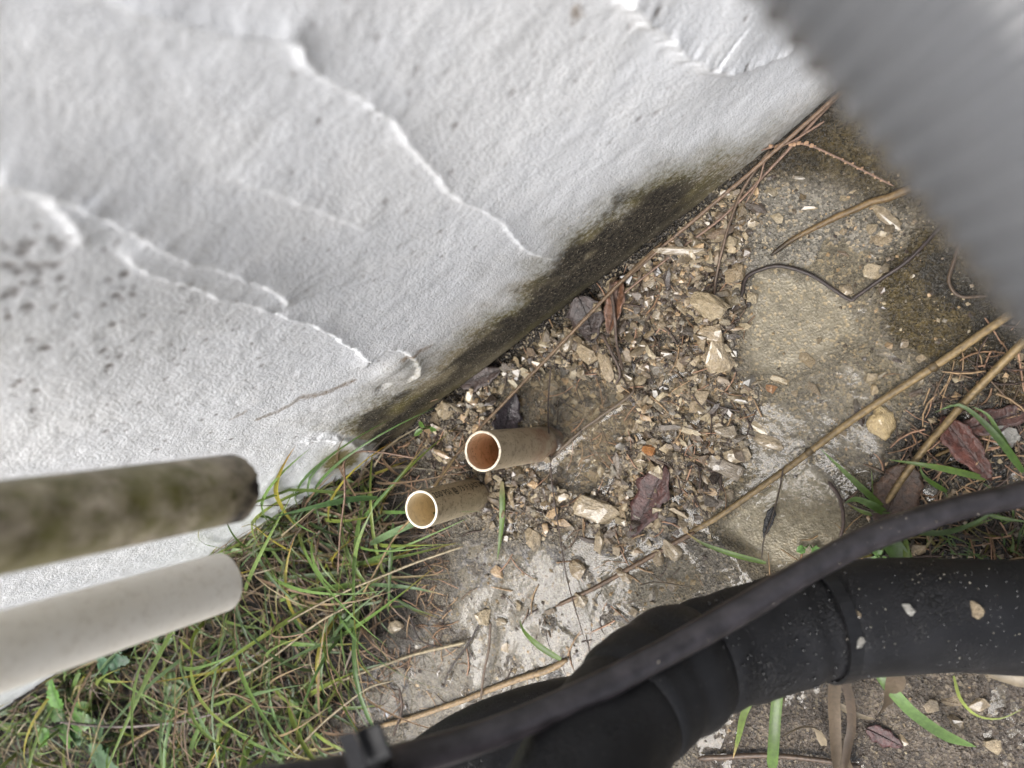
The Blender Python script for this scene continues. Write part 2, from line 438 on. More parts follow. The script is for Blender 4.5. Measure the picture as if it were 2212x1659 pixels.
grit = np.clip(0.35 + 0.6 * (Z_rub + Z_slab) - Z_grass - Z_alg * 0.6, 0, 1)
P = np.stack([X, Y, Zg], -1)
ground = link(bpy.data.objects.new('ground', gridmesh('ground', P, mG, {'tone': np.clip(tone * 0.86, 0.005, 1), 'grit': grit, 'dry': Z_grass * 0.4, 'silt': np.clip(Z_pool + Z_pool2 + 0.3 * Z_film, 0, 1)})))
tag(ground, kind='structure', label='wet muddy concrete and soil ground with rubble')

def gz(x, y):
    x = np.asarray(x, float); y = np.asarray(y, float)
    i = np.clip(np.searchsorted(GX, x) - 1, 0, len(GX) - 2); j = np.clip(np.searchsorted(GY, y) - 1, 0, len(GY) - 2)
    a = np.clip((x - GX[i]) / (GX[i + 1] - GX[i]), 0, 1); b = np.clip((y - GY[j]) / (GY[j + 1] - GY[j]), 0, 1)
    return (Zg[i, j] * (1 - a) + Zg[i + 1, j] * a) * (1 - b) + (Zg[i, j + 1] * (1 - a) + Zg[i + 1, j + 1] * a) * b
def zat(M, x, y):
    return M[np.clip(np.searchsorted(GX, x) - 1, 0, len(GX) - 1), np.clip(np.searchsorted(GY, y) - 1, 0, len(GY) - 1)]

# ---- water sheet at z = 0, showing where the ground dips below it
wx = np.arange(-0.23, 0.66, 0.0017); wy = np.arange(0.004, 0.42, 0.0017)
WX, WY = np.meshgrid(wx, wy, indexing='ij')
Zsm = blur(Zg, 2)
gw = Zsm[np.clip(np.searchsorted(GX, WX), 0, len(GX) - 1), np.clip(np.searchsorted(GY, WY), 0, len(GY) - 1)]
men = 0.0012 * np.exp(-np.clip(-gw, 0, 1) / 0.0016) * sstep(0.0025, 0.0, gw)
for px_, py_ in ((0.207, 0.0735), (0.279, 0.077)):
    men = np.maximum(men, 0.0018 * np.exp(-np.clip(np.hypot(WX - px_, WY - py_) - 0.0133, 0, 1) / 0.0025))
for D_ in ([(1182, 998), (1225, 958), (1262, 925), (1310, 890), (1362, 852)], [(1612, 600), (1650, 580), (1690, 575), (1750, 593), (1800, 625), (1838, 648)], [(1755, 1022), (1790, 1050), (1808, 1075), (1826, 1120), (1815, 1165)], [(1290, 1045), (1320, 1000), (1345, 950)], [(1700, 1020), (1800, 945), (1860, 900)]):
    pl_ = resample([tuple(g(u, v)) for u, v in D_], 70); dm = np.full(WX.shape, 9.0)
    for q in pl_: dm = np.minimum(dm, np.hypot(WX - q[0], WY - q[1]))
    men = np.maximum(men, 0.0014 * np.exp(-dm / 0.0018))
water = link(bpy.data.objects.new('puddle_water', gridmesh('puddle_water', np.stack([WX, WY, blur(men, 1) * 1.0 + fbm(WX * 25, WY * 25, 20) * 0.0002], -1), mW)))
tag(water, kind='structure', label='shallow clear puddle water over the rubble')

# ---- stucco wall
VX = stretch(-0.14, 0.74, 0.00105, -5, 6, 40); VZ = stretch(-0.024, 0.43, 0.00105, -0.3, 3.0, 30)
WXg, WZg = np.meshgrid(VX, VZ, indexing='ij')
H = fbm(WXg * 6, WZg * 6, 30) * 0.0022 + fbm(WXg * 24, WZg * 24, 31) * 0.0004 + fbm(WXg * 120, WZg * 120, 32, 3) * 0.0004
def pline(D): return np.array([[wl(u, v)[0], wl(u, v)[2]] for u, v in D])
def ridge(D, h, L, w=0.0009, jag=0.0020):
    """trowel burr: steep face towards +X, long slope away from it"""
    global H
    pl = resample(np.c_[pline(D), np.zeros(len(D))], max(60, len(D) * 10))[:, :2]
    t = np.linspace(0, 1, len(pl))
    pl = pl + jag * np.c_[fbm(t * 40, t * 0 + D[0][0], 33, 4, 0.7), fbm(t * 40, t * 0 + D[0][1] + 5, 34, 4, 0.7)]
    R = 6 * L
    sel = (WXg > pl[:, 0].min() - R) & (WXg < pl[:, 0].max() + R) & (WZg > pl[:, 1].min() - R) & (WZg < pl[:, 1].max() + R)
    qx = WXg[sel]; qz = WZg[sel]
    best = np.full(qx.shape, 9.0); sgn = np.zeros(qx.shape); tt = np.zeros(qx.shape)
    for i in range(len(pl) - 1):
        a = pl[i]; d = pl[i + 1] - a; l2 = d @ d + 1e-12
        s = np.clip(((qx - a[0]) * d[0] + (qz - a[1]) * d[1]) / l2, 0, 1)
        dx = qx - a[0] - s * d[0]; dz = qz - a[1] - s * d[1]
        dd = np.hypot(dx, dz); m_ = dd < best
        best[m_] = dd[m_]; tt[m_] = (i + s[m_]) / (len(pl) - 1)
        sgn[m_] = (-(d[0] * (qz - a[1]) - d[1] * (qx - a[0])))[m_]
    Ltot = np.linalg.norm(np.diff(pl, axis=0), axis=1).sum()
    env = sstep(0, max(0.012, min(1.3 * L, 0.3 * Ltot)), np.minimum(tt, 1 - tt) * Ltot) * (1 + 0.5 * (vn(tt * 26, tt * 0 + D[0][1], 35) - 0.5) * np.exp(-best / 0.003))
    prof = np.where(sgn > 0, np.exp(-best / L) * sstep(R, R * 0.5, best), np.exp(-(best / w) ** 2))
    H[sel] = np.maximum(H[sel], H[sel] + h * env * prof)
ridge([(180, -20), (420, 45), (560, 68), (632, 75), (650, 120), (700, 165), (735, 190), (800, 225), (850, 262), (880, 310), (930, 360), (965, 410), (1010, 440), (1070, 465), (1110, 510), (1150, 545), (1200, 562)], 0.0024, 0.007)
ridge([(-500, 250), (-150, 325), (60, 380), (160, 420), (240, 460), (330, 510), (400, 545), (470, 570), (530, 590), (580, 615), (612, 640), (620, 675)], 0.0042, 0.018, 0.0011)
ridge([(240, 520), (290, 560), (350, 590), (420, 615), (470, 640), (540, 655), (620, 685), (680, 700), (740, 735), (805, 778)], 0.0028, 0.010)
ridge([(-300, 330), (-40, 380), (30, 388), (70, 395), (120, 430), (160, 480), (185, 530)], 0.0026, 0.006, 0.002)
ridge([(1330, -20), (1390, 30), (1440, 70), (1480, 105), (1540, 135), (1600, 130), (1680, 110), (1740, 75)], 0.0045, 0.008, 0.003, 0.003)
ridge([(-300, -140), (60, -60), (180, -20), (420, 45), (560, 68), (632, 76), (655, 125), (700, 166)], 0.0018, 0.0022, 0.0018)
ridge([(470, 370), (600, 415), (720, 465), (810, 505)], 0.0012, 0.012)
ridge([(790, 800), (800, 770), (850, 752), (890, 765), (905, 800), (880, 832)], 0.0028, 0.008, 0.0015)
ridge([(640, 960), (690, 950), (740, 946), (780, 925)], 0.0014, 0.005, 0.0012, 0.003)
def blob(u, v, r, h, stretchx=1.0):
    global H
    c = wl(u, v); H += h * np.exp(-(((WXg - c[0]) / stretchx) ** 2 + (WZg - c[2]) ** 2) / r ** 2)
blob(1600, 60, 0.035, 0.004); blob(850, 790, 0.012, 0.003); blob(828, 838, 0.004, -0.004); blob(100, 600, 0.05, 0.003)
blob(880, 800, 0.009, 0.002)
# proud lower lip left of the stained patch
lipx = np.interp(WZg, [-0.02, 0.01, 0.10, 0.16], [0.342, 0.334, 0.300, 0.285]) + fbm(WZg * 60, WZg * 0, 36) * 0.004
lip = sstep(-0.0012, 0.0012, WXg - lipx) * sstep(0.125, 0.02, WZg) * sstep(0.55, 0.40, WXg)
H += lip * 0.0065
lumps = sstep(0.25, 0.6, fbm(WXg * 55, WZg * 55, 37, 3)) * np.exp(-((WZg - 0.115) / 0.022) ** 2) * sstep(0.26, 0.29, WXg) * sstep(0.42, 0.36, WXg)
H += lumps * 0.0004
# undercut foot
foot = np.interp(VX, [-5, 0.30, 0.36, 6], [0.004, 0.004, -0.02, -0.02])[:, None] + fbm(WXg * 40, WXg * 0, 38) * 0.004
H -= sstep(0.004, -0.010, WZg - foot) * 0.020
H -= sstep(0.30, 0.28, WXg) * sstep(0.05, 0.0, WZg) * 0.002
# stains
zs = np.interp(VX, [-0.4, -0.10, -0.039, 0.003, 0.022, 0.05, 0.081, 0.111, 0.138, 0.178, 0.216, 0.258, 0.296, 0.32],
               [0.03, 0.045, 0.05, 0.072, 0.090, 0.098, 0.100, 0.106, 0.098, 0.090, 0.086, 0.090, 0.098, 0.04])[:, None]
zs = zs * 0.92 + fbm(WXg * 30, WXg * 0 + 2, 39) * 0.012
rel = WZg / zs
side = sstep(0.004, -0.006, WXg - lipx)
olive = sstep(1.85, 0.5, rel + fbm(WXg * 45, WZg * 25, 44) * 0.3) * side
olive *= 0.5 + 0.75 * sstep(-0.07, 0.03, WXg)
dk = sstep(1.22, 0.45, rel + fbm(WXg * 38, WZg * 38, 40) * 0.6) * side
dk *= np.interp(VX, [-0.4, -0.05, 0.0, 0.03, 0.10, 0.15, 0.21, 0.25, 0.29, 0.31], [0.05, 0.08, 0.4, 1.1, 1.15, 0.95, 0.75, 0.8, 0.9, 0.9])[:, None]
dk *= 1 - 0.45 * np.exp(-((rel - 0.18) / 0.16) ** 2)
olive = np.maximum(olive, 1.3 * np.exp(-((WXg - lipx - 0.022) / 0.018) ** 2 - ((WZg - 0.06) / 0.028) ** 2) * (0.5 + vn(WXg * 80, WZg * 80, 41)))
olive = np.maximum(olive, 0.35 * sstep(0.035, 0.0, WZg) * sstep(0.34, 0.37, WXg))
rust = np.zeros_like(H); speck = np.zeros_like(H)
def streak(D, r, a):
    global rust
    pl = resample(np.c_[pline(D), np.zeros(len(D))], 40)
    for q in pl: rust = np.maximum(rust, a * np.exp(-((WXg - q[0]) ** 2 + (WZg - q[1]) ** 2) / r ** 2))
streak([(650, 860), (700, 850), (760, 825)], 0.004, 0.42); streak([(560, 905), (600, 890), (640, 868)], 0.003, 0.40)
streak([(870, 772), (905, 755), (925, 748)], 0.003, 0.42); streak([(1245, 20), (1247, 40)], 0.003, 0.4); streak([(500, 905), (530, 890)], 0.002, 0.35)
def dots(n, box, r0, r1, dense=1.0):
    global speck, H
    for _ in range(n):
        u = box[0] + random.random() * (box[2] - box[0]); v = box[1] + random.random() * (box[3] - box[1])
        c = wl(u, v)
        if c[2] < 0.11: continue
        r = r0 + random.random() ** 2 * (r1 - r0)
        i0, i1 = np.searchsorted(VX, [c[0] - 4 * r, c[0] + 4 * r]); j0, j1 = np.searchsorted(VZ, [c[2] - 4 * r, c[2] + 4 * r])
        s_ = (slice(max(i0, 0), i1), slice(max(j0, 0), j1))
        k = np.exp(-(((WXg[s_] - c[0]) ** 2 + (WZg[s_] - c[2]) ** 2 * (0.5 + random.random())) / r ** 2) ** 1.5)
        speck[s_] = np.maximum(speck[s_], k * random.uniform(0.4, 0.95) * dense); H[s_] -= k * r * 0.25
dots(16, (0, 510, 130, 680), 0.0012, 0.0022); dots(20, (0, 480, 300, 700), 0.0009, 0.0018); dots(50, (0, 560, 520, 960), 0.0009, 0.0018); dots(60, (200, 600, 900, 980), 0.0009, 0.0016, 0.8)
dots(40, (600, 0, 1500, 560), 0.0009, 0.0016, 0.7); dots(10, (1200, 0, 1640, 300), 0.001, 0.002, 0.9)
patch = sstep(-0.35, 0.45, fbm(WXg * 14, WZg * 14, 42) + 0.5 * fbm(WXg * 70, WZg * 70, 43))
Pw = np.stack([WXg, H, WZg], -1)[:, ::-1]
fl = lambda a: a[:, ::-1]
wall = link(bpy.data.objects.new('stucco_wall', gridmesh('stucco_wall', Pw, mS, {'olive': fl(olive), 'dark': fl(dk), 'rust': fl(rust), 'speck': fl(np.clip(speck, 0, 1)), 'patch': fl(patch)})))
tag(wall, 'white painted stucco wall with trowel ridges and a mouldy stained foot', 'wall')
wb_me = mesh('wall_core', [(-5, -0.06, -0.3), (6, -0.06, -0.3), (6, -0.06, 3), (-5, -0.06, 3), (-5, -0.26, -0.3), (6, -0.26, -0.3), (6, -0.26, 3), (-5, -0.26, 3)],
             [(0, 1, 2, 3), (5, 4, 7, 6), (3, 2, 6, 7), (4, 0, 3, 7), (1, 5, 6, 2)], mHole, False)
link(bpy.data.objects.new('wall_core', wb_me), wall)
def wh_(x, z):
    return H[np.clip(np.searchsorted(VX, x), 0, len(VX) - 1), np.clip(np.searchsorted(VZ, z), 0, len(VZ) - 1)]

# ================================================================== PIPES
def pipe_thing(name, x, y, z0, z1, ro, ri, label, mat, rim_mat, in_mat, tilt=(0, 0), rough_rim=0.0, seed=0, end_at='top', elbow=False):
    """hollow pipe; its cut end is at z1 for an upright one, at z0 for a hanging one. Parts: wall, cut_rim, bore"""
    t = empty(name, (x, y, 0 if end_at == 'top' else z0))
    t.rotation_euler = (tilt[0], tilt[1], 0)
    o0 = 0 if end_at == 'top' else -z0
    seg = 56; a = np.linspace(0, 2 * math.pi, seg, endpoint=False); ca, sa = np.cos(a), np.sin(a)
    n = 26
    ze = z1 if end_at == 'top' else z0
    rr = np.random.default_rng(seed)
    jag = rough_rim * (np.interp(np.arange(seg), np.arange(0, seg + 1, 4), rr.normal(0, 1, seg // 4 + 1)) + 0.6 * rr.normal(0, 1, seg))
    ch = 0.0003
    def ring(r, z, j=0): return np.c_[ca * r, sa * r, np.full(seg, z + o0) + j]
    def strip(rings):
        V = np.vstack(rings); Fc = [(i * seg + j, i * seg + (j + 1) % seg, (i + 1) * seg + (j + 1) % seg, (i + 1) * seg + j) for i in range(len(rings) - 1) for j in range(seg)]
        return V, Fc
    sgn = 1 if end_at == 'top' else -1
    zz = np.linspace(z0, z1, n) if end_at == 'top' else np.linspace(z1, z0, n)
    outer = [ring(ro, z) for z in zz[:-1]] + [ring(ro, ze - sgn * ch, jag)]
    V, Fc = strip(outer)
    if end_at != 'top': Fc = [f[::-1] for f in Fc]
    obj('pipe_wall', V, Fc, mat, t)
    rings = [ring(ro, ze - sgn * ch, jag), ring(ro - ch, ze, jag), ring(ri + ch, ze, jag), ring(ri, ze - sgn * ch, jag)]
    V, Fc = strip(rings)
    if end_at != 'top': Fc = [f[::-1] for f in Fc]
    obj('cut_rim', V, Fc, rim_mat, t)
    rings = [ring(ri, ze - sgn * ch, jag)] + [ring(ri, z) for z in (np.linspace(ze - 0.004, z0 if end_at == 'top' else z0 + 0.25, 14) if end_at == 'top' else np.linspace(ze + 0.004, z0 + 0.25, 10))]
    V, Fc = strip(rings)
    Fc.append(tuple(len(V) - seg + k for k in range(seg)))
    if end_at != 'top': Fc = [f[::-1] for f in Fc]
    obj('bore', V, Fc, in_mat, t)
    if elbow:
        pts = [(0, 0, z1 + o0 - 0.002), (0, 0, z1 + o0 + 0.02), (0, -0.008, z1 + o0 + 0.04), (0, -0.03, z1 + o0 + 0.05), (0, -y - 0.03, z1 + o0 + 0.05)]
        V, Fc = tube(resample(pts, 24), ro + 0.003, 28); obj('elbow', V, Fc, mat, t)
    return tag(t, label, 'pipe')

mP1 = pvc('pvc_tan', (0.52, 0.43, 0.30), (0.42, 0.33, 0.22), (0.09, 0.06, 0.033), 0.55, 0.65, 0.6, zones=[(0.055, 0.015, (0.34, 0.17, 0.10), 0.8, 60), (0.012, 0.0, (0.08, 0.06, 0.045), 0.7, 90)])
mP1r = pvc('pvc_rim_worn', (0.75, 0.68, 0.56), (0.62, 0.53, 0.40), (0.06, 0.04, 0.03), 0.55, 0.6, 0.6)
mP1i = pvc('pvc_bore_rust', (0.56, 0.31, 0.16), (0.68, 0.50, 0.33), (0.16, 0.07, 0.025), 0.5, 0.3, 0.6)
mP2 = pvc('pvc_cream', (0.58, 0.48, 0.32), (0.50, 0.41, 0.27), (0.12, 0.08, 0.045), 0.7, 0.75, 0.8, zones=[(0.05, 0.01, (0.20, 0.14, 0.08), 0.55, 150)])
mP2r = pvc('pvc_rim_fresh', (0.82, 0.78, 0.66), (0.76, 0.69, 0.54), (0.28, 0.19, 0.11), 0.35, 0.4, 0.3)
mP2i = pvc('pvc_bore_cream', (0.78, 0.66, 0.45), (0.72, 0.60, 0.40), (0.22, 0.14, 0.06), 0.3, 0.1, 0.25)
mPA = pvc('pvc_mossy', (0.07, 0.055, 0.03), (0.56, 0.48, 0.36), (0.11, 0.115, 0.018), 0.55, 0.6, 0.0, sc=75, zones=[(0.3, 0.0, (0.13, 0.125, 0.018), 0.75, 45), (0.020, 0.012, (0.42, 0.35, 0.26), 0.85, 90), (0.014, 0.006, (0.014, 0.010, 0.010), 1.0, 62)])
mPAr = pvc('pvc_rim_dark', (0.10, 0.07, 0.05), (0.26, 0.2, 0.14), (0.03, 0.02, 0.02), 0.7)
mPB = pvc('pvc_white', (0.88, 0.84, 0.75), (0.84, 0.79, 0.69), (0.5, 0.43, 0.33), 0.3, 0.1, 0.08)
mPBr = pvc('pvc_rim_white', (0.74, 0.68, 0.58), (0.68, 0.60, 0.5), (0.4, 0.3, 0.22), 0.2)
RO, RI = 0.01335, 0.0117
p1 = pipe_thing('upright_pipe', 0.207, 0.0735, -0.05, 0.098, RO, RI, 'tan plastic pipe standing in the puddle, rust stained inside', mP1, mP1r, mP1i, (0.02, -0.02), 0.00018, 3)
p2 = pipe_thing('upright_pipe', 0.279, 0.077, -0.04, 0.083, RO, RI, 'cream plastic pipe stub with black print beside the grass', mP2, mP2r, mP2i, (0.0, -0.02), 0.00005, 4)
pA = pipe_thing('hanging_pipe', 0.2045, 0.0685, 0.300, 1.15, RO, RI, 'mossy brown plastic pipe hanging at the left edge, upper of two', mPA, mPAr, mPAr, (0.0, 0.0), 0.0006, 5, 'bottom', True)
pB = pipe_thing('hanging_pipe', 0.268, 0.0865, 0.268, 1.10, RO, RI, 'clean off white plastic pipe hanging in front of the wall and grass', mPB, mPBr, mPBr, (0.0, 0.0), 0.0001, 6, 'bottom', True)

# black print on the cream pipe, wrapped round its wall
fc = bpy.data.curves.new('print', 'FONT'); fc.body = '200 PSI @ 73 F (ASTM D2241)'; fc.size = 0.0072; fc.resolution_u = 2; fc.space_character = 1.1; fc.offset = 0.00012
fo = bpy.data.objects.new('print_tmp', fc); COL.objects.link(fo)
bpy.context.view_layer.update()
tm = bpy.data.meshes.new_from_object(fo.evaluated_get(bpy.context.evaluated_depsgraph_get()))
bpy.data.objects.remove(fo)
bm = bmesh.new(); bm.from_mesh(tm); bmesh.ops.subdivide_edges(bm, edges=[e for e in bm.edges if e.calc_length() > 0.0009], cuts=2, use_grid_fill=False); bmesh.ops.triangulate(bm, faces=bm.faces[:])
face_ang = math.atan2(CAM[1] - 0.077, CAM[0] - 0.279)
upw = np.array([-E2[0], -E2[1]])
s_ = 1.0 if (upw @ np.array([-math.sin(face_ang), math.cos(face_ang)])) > 0 else -1.0
a0 = face_ang + s_ * math.radians(30)
for v in bm.verts:
    along, hgt = v.co.x, v.co.y
    ang = a0 + s_ * (hgt - 0.002) / RO
    v.co = (math.cos(ang) * (RO + 0.00008), math.sin(ang) * (RO + 0.00008), 0.0805 - along)
tm2 = bpy.data.meshes.new('print'); bm.to_mesh(tm2); bm.free()
for p in tm2.polygons: p.use_smooth = False
tm2.materials.append(plain('ink', (0.02, 0.018, 0.016), 0.6, 0.3))
link(bpy.data.objects.new('print', tm2), p2)['label'] = 'black printed lettering along the cream pipe'

# ================================================================== INSULATED LINE, CABLE, CONDUIT
m = NT('black_foam'); mFoam = m.m
ck = m.voro(150, 'Distance', 'DISTANCE_TO_EDGE', m.noise(30, 2, 0.5, None, 1) if False else None)
mpn = m.n('ShaderNodeMapping'); mpn.inputs['Scale'].default_value = (1.0, 2.2, 2.2); m.l(m.tc.outputs['Object'], mpn.inputs[0])
ck = m.voro(210, 'Distance', 'DISTANCE_TO_EDGE', mpn.outputs[0])
ckm = m.math('MULTIPLY', m.ramp(ck, [(0.0, 1.0), (0.09, 0.0)]), m.ramp(m.noise(28, 3), [(0.45, 0.0), (0.6, 1.0)]))
fn = m.noise(700, 3)
c = m.mix(ckm, m.mix(m.ramp(m.noise(60, 4), [(0.3, 0.0), (0.7, 1.0)]), (0.007, 0.007, 0.008), (0.015, 0.015, 0.0168)), (0.002, 0.002, 0.002))
dust = m.math('MULTIPLY', m.ramp(m.noise(900, 2), [(0.70, 0.0), (0.74, 1.0)]), 0.4)
c = m.mix(dust, c, (0.25, 0.24, 0.22))
m.set('Base Color', c); m.set('Roughness', m.ramp(m.noise(25, 3), [(0.4, 0.42), (0.65, 0.62)])); m.set('Specular IOR Level', 0.33)
m.bump(m.math('SUBTRACT', m.math('MULTIPLY', fn, 0.4), ckm), 0.0006, 0.7)
mCable = plain('cable_rubber', (0.026, 0.023, 0.026), 0.34, 0.6, 130, 0.0003)
mTie = plain('tie_plastic', (0.01, 0.01, 0.011), 0.36, 0.2, spec=0.3)
mMud = stone_mat('mud_splash', None, useattr=True, dirt=0.2)

def sleeve(P, r, parent, label=None, seg=40, bulge=0.0, seed=1):
    n = len(P); t = np.linspace(0, 1, n)
    rad = r * (1 + 0.02 * np.interp(t, np.linspace(0, 1, 9), np.random.default_rng(seed).normal(0, 1, 9)))
    L = np.linalg.norm(np.diff(P, axis=0), axis=1).sum()
    e = np.minimum(t, 1 - t) * L
    rad = rad * (1 - 0.10 * np.exp(-e / 0.003))
    V, Fc = tube(P, rad, seg)
    o = obj('foam_sleeve', V, Fc, mFoam, parent)
    if label: o['label'] = label
    return o
main = resample([dep(2700, 1300, 0.40), dep(2420, 1322, 0.375), dep(2212, 1332, 0.362), dep(2000, 1326, 0.356), dep(1790, 1342, 0.352), dep(1640, 1382, 0.346), dep(1510, 1425, 0.335), dep(1400, 1490, 0.318), dep(1320, 1580, 0.298), dep(1260, 1690, 0.276), dep(1200, 1850, 0.25), dep(1120, 2100, 0.215), dep(1050, 2400, 0.18)], 180)
RF = 0.0278
ins = empty('insulated_pipe', main[40])
def rel(P, o): return np.asarray(P) - np.array(o.location)
def near(u, v):
    pr = main - CAM; zz = pr @ FWD; uu = (pr @ RIGHT) / zz * F + 1106; vv = (pr @ E2) / zz * F + 829.5
    return int(np.argmin((uu - u) ** 2 + (vv - v) ** 2))
i_tie = near(1778, 1345); i_b = near(1512, 1425); i_c = near(1365, 1520)
sleeve(rel(main[:i_tie + 1], ins), RF, ins, seed=2)
sleeve(rel(main[i_tie:i_b + 2], ins), RF * 0.98, ins, seed=3)
sleeve(rel(main[i_b:i_c + 3], ins), RF * 1.035, ins, seed=4)
sleeve(rel(main[i_c:], ins), RF * 1.0, ins, seed=5)
tag(ins, 'thick black foam insulated pipe bending across the lower right corner', 'pipe')
# cable tie round the sleeve
T, N, B = frames(main)
k = i_tie
ctr = main[k]; a = np.linspace(0, 2 * math.pi, 49)[:-1]
rings = []
for off, rr in ((-0.0032, RF * 0.985), (-0.0032, RF + 0.0011), (0.0032, RF + 0.0011), (0.0032, RF * 0.985)):
    rings.append(ctr + T[k] * off + rr * (np.cos(a)[:, None] * N[k] + np.sin(a)[:, None] * B[k]))
V = np.vstack(rings) - np.array(ins.location)
Fc = [(i * 48 + j, i * 48 + (j + 1) % 48, (i + 1) * 48 + (j + 1) % 48, (i + 1) * 48 + j) for i in range(3) for j in range(48)]
obj('cable_tie', V, Fc, mTie, ins, False)['label'] = 'glossy black cable tie cinching the foam'

low = resample([dep(1330, 1560, 0.375), dep(1200, 1580, 0.372), dep(1080, 1620, 0.366), dep(960, 1690, 0.355), dep(820, 1800, 0.34), dep(640, 1980, 0.31), dep(500, 2200, 0.28)], 60)
ins2 = empty('insulated_pipe', low[20])
sleeve(rel(low, ins2), 0.0262, ins2, seed=8)
V, Fc = tube(rel(low[::4], ins2), 0.008, 16); obj('copper_core', V, Fc, mCable, ins2)
tag(ins2, 'shorter black foam insulated pipe half hidden below the thicker bend', 'pipe')

cab = resample([dep(2560, 950, 0.35), dep(2380, 1005, 0.342), dep(2212, 1066, 0.334), dep(2060, 1100, 0.327), dep(1880, 1162, 0.318), dep(1740, 1235, 0.309), dep(1600, 1318, 0.300), dep(1440, 1408, 0.291), dep(1260, 1502, 0.281), dep(1060, 1585, 0.268), dep(880, 1640, 0.248), dep(740, 1672, 0.225), dep(560, 1700, 0.205), dep(300, 1760, 0.18)], 150)
V, Fc = tube(cab, 0.0058 * (1 + 0.03 * np.sin(np.linspace(0, 40, 150))), 20)
cable = empty('cable', cab[60])
obj('sheath', rel(V, cable), Fc, mCable, cable)
tag(cable, 'slim muddy black cable lying over the foam insulated pipe', 'cable')
# strap clip holding cable near its left end
T, N, B = frames(cab)
ic = int(np.argmin(np.abs(((cab - CAM) @ RIGHT) / ((cab - CAM) @ FWD) * F + 1106 - 790)))
clip = empty('cable_tie', cab[ic])
def boxv(c, ax, ay, az, sx, sy, sz):
    out = [np.asarray(c) + i * sx * ax + j * sy * ay + k_ * sz * az for i in (-1, 1) for j in (-1, 1) for k_ in (-1, 1)]
    return out, [(0, 1, 3, 2), (4, 6, 7, 5), (0, 4, 5, 1), (2, 3, 7, 6), (0, 2, 6, 4), (1, 5, 7, 3)]
rings = [cab[ic] + T[ic] * off + rr * (np.cos(a)[:, None] * N[ic] + np.sin(a)[:, None] * B[ic]) for off, rr in ((-0.0045, 0.0058), (-0.0045, 0.0072), (0.0045, 0.0072), (0.0045, 0.0058))]
obj('strap', np.vstack(rings) - cab[ic], Fc if False else [(i * 48 + j, i * 48 + (j + 1) % 48, (i + 1) * 48 + (j + 1) % 48, (i + 1) * 48 + j) for i in range(3) for j in range(48)], mTie, clip)
vdir = -ray(770, 1600); vdir /= np.linalg.norm(vdir)
hc = dep(808, 1606, 0.214) - cab[ic]; ax = RIGHT * 0.35 + E2 * 0.94; ay = RIGHT * 0.94 - E2 * 0.35
V, Fb = boxv(hc, ax, ay, vdir, 0.0058, 0.0042, 0.004)
o = obj('head', V, Fb, mTie, clip, False)
bv = o.modifiers.new('bevel', 'BEVEL'); bv.width = 0.0012; bv.segments = 2
V, Fb = boxv(dep(762, 1626, 0.207) - cab[ic], ax, ay, vdir, 0.0060, 0.0026, 0.0008)
obj('tail', V, Fb, plain('tie_grey', (0.012, 0.012, 0.014), 0.6, 0.2, spec=0.15), clip, False)
tag(clip, 'out of focus black cable tie with square head at the bottom edge', 'cable tie')

# mud splashes and pebbles lying on the foam
def on_main(u, v, r):
    """point on the foam surface seen at (u, v)"""
    rd = ray(u, v); rd = rd / np.linalg.norm(rd); best = None
    for t_ in np.linspace(0.2, 0.45, 400):
        p = CAM + rd * t_
        if np.min(np.linalg.norm(main - p, axis=1)) < r: return p
    return CAM + rd * 0.36

# ribbed grey conduit close to the lens: leaves the wall, slopes down away from it
cdir = 0.627 * RIGHT + 0.778 * E2
c0 = dep(2236, 56, 0.083)
tw = -(c0[1] + 0.02) / cdir[1]
pts = [c0 + cdir * tw, c0 + cdir * tw * 0.5, c0, c0 + cdir * 0.12, c0 + cdir * 0.24 + np.array([0, 0, -0.01]), c0 + cdir * 0.40 + np.array([-0.03, 0, -0.06]), c0 + cdir * 0.5 + np.array([-0.12, 0.02, -0.16])]
cp = resample(pts, 900)
Lc = np.r_[0, np.cumsum(np.linalg.norm(np.diff(cp, axis=0), axis=1))]
rc = 0.0206 + 0.0008 * np.sin(Lc * 2 * math.pi / 0.0042)
m = NT('conduit_grey'); mCon = m.m
m.set('Base Color', (0.10, 0.102, 0.108)); m.set('Roughness', 0.13); m.set('Specular IOR Level', 0.7); m.bump(m.noise(90, 3), 0.0004, 0.3)
con = empty('flexible_conduit', c0)
V, Fc = tube(cp - c0, rc, 40); obj('ribbed_sleeve', V, Fc, mCon, con)
V, Fc = tube(np.array([cp[0] - c0, cp[0] - c0 + cdir * 0.012, cp[0] - c0 + cdir * 0.035]), [0.034, 0.034, 0.026], 6); obj('wall_fitting', V, Fc, mCon, con, False)
tag(con, 'blurred grey ribbed flexible conduit close to the lens, top right', 'conduit')

